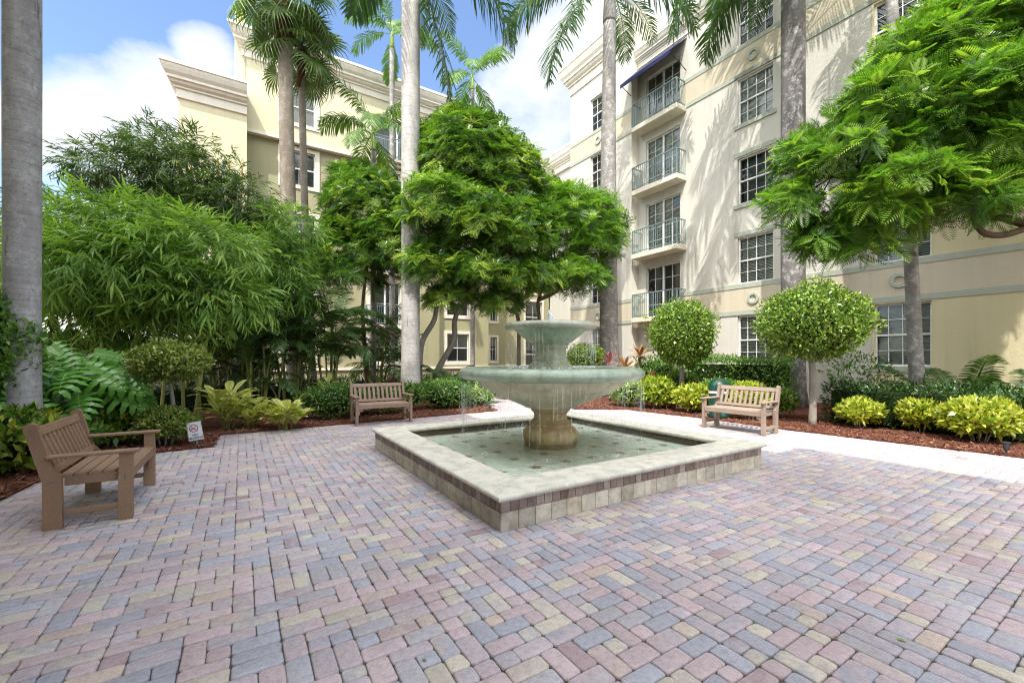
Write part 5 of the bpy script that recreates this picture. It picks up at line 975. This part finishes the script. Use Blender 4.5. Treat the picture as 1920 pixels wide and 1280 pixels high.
# hedges along the right wing
def hedge(s0, s1, n0, n1, z0, z1, k, size, mat, label, mean=.45, gap=0.):
    c = SN((s0 + s1) / 2, (n0 + n1) / 2); t = empty('hedge', c, YAW, label, 'hedge'); hs, hn = (s1 - s0) / 2, (n1 - n0) / 2; p = RNG.uniform(-1, 1, (k, 3)); f = RNG.integers(0, 3, k); sg_ = np.where(RNG.random(k) < .62, -1., 1.)
    for q in range(3): m_ = f == q; p[m_, q] = (sg_[m_] if q != 2 else 1.) * RNG.uniform(.72, 1.03, m_.sum())
    d = np.zeros_like(p); d[np.arange(k), f] = np.sign(p[np.arange(k), f]); p = p * np.array([hn, hs, (z1 - z0) / 2]) + np.array([0, 0, (z0 + z1) / 2]); p[:, 2] += .06 * np.sin(p[:, 1] * 2.3) + .05 * np.sin(p[:, 1] * 5.1 + p[:, 0] * 4); p[:, 0] += .06 * np.sin(p[:, 1] * 3.1)
    lb = LB(); y = unit(d * .7 + RNG.normal(size=d.shape) * .6 + [0, 0, .3]); lb.emit(TL[0], TL[1], frames(y, d + RNG.normal(size=d.shape) * .5, scale=size * RNG.uniform(.7, 1.3, k)), p, np.clip(RNG.normal(mean, .2, k), .02, .98)); lb.build('foliage', mat, t)
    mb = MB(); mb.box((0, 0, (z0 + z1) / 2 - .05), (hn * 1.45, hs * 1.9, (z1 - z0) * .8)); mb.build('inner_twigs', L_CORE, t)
sh = lambda px, n_: s_on_n(px, n_)
hedge(sh(1466, 12.4), sh(1285, 12.4), 12.3, 13.1, .05, 1.42, 5200, .10, L_HEDGE, 'tall bright green hedge against the wall behind the sunny bench', .5)
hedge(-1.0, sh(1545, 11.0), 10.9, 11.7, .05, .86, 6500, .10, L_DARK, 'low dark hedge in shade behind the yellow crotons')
b = A(1610, 670, 11.0); b[2] = 0; shrub(b, (.75, .5, .50), 1.0, 900, .10, L_SHRUB, 'sparse twiggy shrub between the wide topiary and the ground floor window', TL, .4, .25, stems=12, lump=.25, cor=False)
# ---- strap leaved plants
def strap(lb, c, n, L, w_, seed, e=(80, 20), bend=.5, mean=.5, sd=.2):
    g_ = np.random.default_rng(seed)
    for i in range(n):
        az = i * 2.399 + g_.uniform(-.3, .3); el = R(e[0] + (e[1] - e[0]) * (i + .5) / n + g_.uniform(-8, 8)); d = np.array([math.cos(el) * math.cos(az), math.cos(el) * math.sin(az), math.sin(el)]); sd_ = np.array([-math.sin(az), math.cos(az), 0]); l = L * g_.uniform(.75, 1.1); P = [np.array(c) + d * l * t - np.array([0, 0, bend * l * t * t * .6]) for t in (0, .25, .5, .75, 1.)]; W = [.25, .8, 1., .75, .03]; b = []; 
        for p, ww in zip(P, W): b += [p - sd_ * w_ * ww * .5, p + np.array([0, 0, -.12 * w_ * ww]), p + sd_ * w_ * ww * .5]
        r0 = np.clip(g_.normal(mean, sd), 0, 1); f = []; rn = []
        for k in range(4): o = k * 3; f += [[o, o + 1, o + 4, o + 3], [o + 1, o + 2, o + 5, o + 4]]
        for k in range(5): rn += [r0 + .12, r0 - .16, r0 + .12]
        lb.raw(b, f, np.clip(rn, 0, 1))
def ginger(px, py, label, seed, n=6, h=.62, sc=1.):
    b0 = G(px, py); t = empty('shell_ginger', b0, 0, label, 'plant', 'variegated shell gingers along the left bed'); lb = LB(); g_ = random.Random(seed); mb = MB()
    for i in range(n):
        a = i * 2.4 + g_.uniform(-.3, .3); out_ = .24 * g_.uniform(.4, 1.2) * sc; hh = h * g_.uniform(.45, 1.05); tp = np.array([out_ * math.cos(a), out_ * math.sin(a), hh]); mb.tube([(0.1 * math.cos(a), .1 * math.sin(a), 0), tp * [.6, .6, .55], tp], [.012, .011, .008], 5)
        for k in range(7):
            q = .45 + .55 * k / 6; c = np.array([0.1 * math.cos(a), .1 * math.sin(a), 0]) * (1 - q) + tp * q; l2 = LB(); sd_ = a + (1.25 if k % 2 else -1.25) + g_.uniform(-.3, .3) if k < 6 else a; el = R(g_.uniform(32, 66)); d = np.array([math.cos(el) * math.cos(sd_), math.cos(el) * math.sin(sd_), math.sin(el)]); s2 = np.array([-math.sin(sd_), math.cos(sd_), 0]); l = .50 * sc * g_.uniform(.8, 1.15); w_ = .15 * sc
            P = [c + d * l * t_ - np.array([0, 0, .42 * l * t_ * t_]) for t_ in (0, .25, .5, .78, 1.)]; W = [.2, .85, 1., .7, .03]; bb = []; rn = []; f = []; r0 = g_.uniform(.35, .72)
            for p, ww in zip(P, W): bb += [p - s2 * w_ * ww * .5, p + np.array([0, 0, -.01]), p + s2 * w_ * ww * .5]; rn += [r0 + .2, r0 - .22, r0 + .2]
            for kk in range(4): o = kk * 3; f += [[o, o + 1, o + 4, o + 3], [o + 1, o + 2, o + 5, o + 4]]
            lb.raw(bb, f, rn)
    mb.build('stems', mat_cane, t, smooth=True); lb.build('foliage', L_GING, t)
ginger(428, 806, 'yellow striped shell ginger right of the NO SMOKING sign', 1, 12, .8, 1.1); ginger(535, 805, 'yellow striped shell ginger sprawling over the mulch edge', 2, 11, .52, 1.0); ginger(615, 765, 'yellow striped shell ginger behind the shrub left of the far bench', 3, 8, .75, .95); ginger(470, 803, 'low yellow striped shell ginger between its two larger neighbours', 5, 7, .5, .9)
def cordy(px, d, h, n, L, mat, label, seed):
    b0 = A(px, 670, d); b0[2] = 0; t = empty('cordyline', b0, 0, label, 'plant', 'red cordylines beyond the fountain'); mb = MB(); mb.tube([(0, 0, 0), (.03, 0, h * .5), (0, 0, h)], [.025, .02, .018], 6); mb.build('stem', M_BARK, t, smooth=True); lb = LB(); strap(lb, (0, 0, h), n, L, .10, seed, (85, -15), .45, .5, .2); lb.build('foliage', mat, t)
cordy(1172, 13.4, 1.1, 22, .62, L_CORD, 'copper orange cordyline in the middle of the red plants', 1); cordy(1143, 13.9, 1.35, 16, .5, L_CORDP, 'pink purple cordyline in front of the palm trunk', 2); cordy(1200, 14.0, 1.5, 20, .6, L_CORD, 'taller bronze cordyline beside the round topiary', 3); cordy(1222, 12.9, .8, 12, .4, L_CORD, 'small bronze cordyline under the round topiary', 4)
b0 = A(893, 670, 12.7); b0[2] = 0; t = empty('spider_lily', b0, 0, 'pale variegated spider lily by the path left of the fountain', 'plant'); lb = LB(); strap(lb, (0, 0, .45), 26, .4, .03, 5, (85, 0), .5, .85, .1); lb.build('foliage', L_VAR, t)
# ---- split leaf philodendron
def philo_leaf(seed):
    g_ = np.random.default_rng(seed); vs = []; fs = []; rn = []; k = 7
    mid = lambda t: np.array([0, t, -.22 * t * t])
    for i in range(k):                                             # one band of blade along the midrib, then a wavy finger on each side
        t0, t1 = -.12 + 1.05 * i / k, -.12 + 1.05 * (i + .62) / k; tm = (t0 + t1) / 2; L = .52 * math.sin(math.pi * min(.97, (.30 + .66 * (i + .5) / k))) ** .8 * g_.uniform(.88, 1.12)
        for s in (-1, 1):
            dirv = unit(np.array([s * 1., -.6 + 1.5 * (i / k), 0])); per = unit(np.array([-dirv[1], dirv[0], 0])) * s; b = mid(max(0, tm)) * [1, 0, 1] + np.array([0, tm, 0]); w_ = .078; rows = []
            for q, (u_, ww) in enumerate([(0, 1.25), (.3, .80), (.5, 1.05), (.64, .72), (.8, .9), (1., .14)]):
                c = b + dirv * L * u_ + np.array([0, 0, .05 * math.sin(u_ * 3) - .16 * u_ * u_]); rows.append((c - per * w_ * ww, c + per * w_ * ww))
            for (a, b1), (c, d) in zip(rows, rows[1:]): o = len(vs); vs += [a, b1, d, c]; fs.append([o, o + 1, o + 2, o + 3]); rn += [.45, .45, .5, .5]
    for i in range(k): t0, t1 = -.14 + 1.08 * i / k, -.14 + 1.08 * (i + 1) / k; o = len(vs); a, b = mid(max(0, t0)) * [1, 0, 1] + [0, t0, .006], mid(max(0, t1)) * [1, 0, 1] + [0, t1, .006]; wA, wB = .20 * math.sin(math.pi * min(.95, .25 + .7 * i / k)), .20 * math.sin(math.pi * min(.95, .25 + .7 * (i + 1) / k)); vs += [a - [wA, 0, .004], a + [wA, 0, -.004], b + [wB, 0, -.004], b - [wB, 0, .004]]; fs.append([o, o + 1, o + 2, o + 3]); rn += [.5] * 4; o = len(vs); a, b = a + [0, 0, .004], b + [0, 0, .004]; vs += [a - [.010, 0, 0], a + [.010, 0, 0], b + [.008, 0, 0], b - [.008, 0, 0]]; fs.append([o, o + 1, o + 2, o + 3]); rn += [.95] * 4
    return np.array(vs, float), np.array(fs), np.array(rn)
PM = []
for q in range(4): l = LB(); v_, f_, r_ = philo_leaf(q); l.raw(v_, f_, r_ + (q - 1.5) * .05); PM.append(l.mesh('leaf', L_PHIL))
def philodendron(px, d, label, seed, n=15, h=.5, reach=1.0, sc=1.):
    b0 = A(px, 670, d); b0[2] = 0; t = empty('split_leaf_philodendron', b0, 0, label, 'plant', 'big lobed philodendrons behind the near bench'); g_ = random.Random(seed); mb = MB(); mb.tube([(0, 0, 0), (.05, .02, h * .6), (0, 0, h)], [.07, .06, .05], 9); mb.build('trunk', M_BARKG, t, smooth=True); pt = MB()
    for i in range(n):
        az = i * 2.399 + g_.uniform(-.3, .3); e = R(75 - 68 * (i + .5) / n); r_ = reach * g_.uniform(.75, 1.1); d3 = np.array([math.cos(e) * math.cos(az), math.cos(e) * math.sin(az), math.sin(e)]); end = np.array([0, 0, h]) + d3 * r_; pt.tube([(0, 0, h - .05), np.array([0, 0, h]) + d3 * r_ * .5 + [0, 0, .08], end], [.016, .012, .009], 5)
        # blade hangs outwards and faces up and towards the light
        y = unit(np.array([math.cos(az), math.sin(az), -g_.uniform(.15, .75)])); nrm = unit(np.array([.15, -.75, .8]) + np.array([math.cos(az), math.sin(az), 0]) * .35); x = unit(np.cross(y, nrm)); z = np.cross(x, y); o = bpy.data.objects.new('leaf', PM[i % 4]); s_ = sc * g_.uniform(.55, .85); o.matrix_local = Matrix((np.column_stack([x, y, z]) * s_).tolist()).to_4x4(); o.location = end; link(o, t)
    pt.build('leaf_stalks', mat_cane, t, smooth=True)
philodendron(75, 6.6, 'big lobed philodendron behind the near bench, left one', 1, 26, .62, .95, .86); philodendron(150, 7.0, 'big lobed philodendron right of its twin, reaching toward the umbrella topiary', 2, 24, .6, .88, .8); philodendron(-20, 6.0, 'big lobed philodendron cut by the left edge', 4, 18, .55, .85, .85)
def undergrowth(s0, s1, n0, n1, h, k, label):
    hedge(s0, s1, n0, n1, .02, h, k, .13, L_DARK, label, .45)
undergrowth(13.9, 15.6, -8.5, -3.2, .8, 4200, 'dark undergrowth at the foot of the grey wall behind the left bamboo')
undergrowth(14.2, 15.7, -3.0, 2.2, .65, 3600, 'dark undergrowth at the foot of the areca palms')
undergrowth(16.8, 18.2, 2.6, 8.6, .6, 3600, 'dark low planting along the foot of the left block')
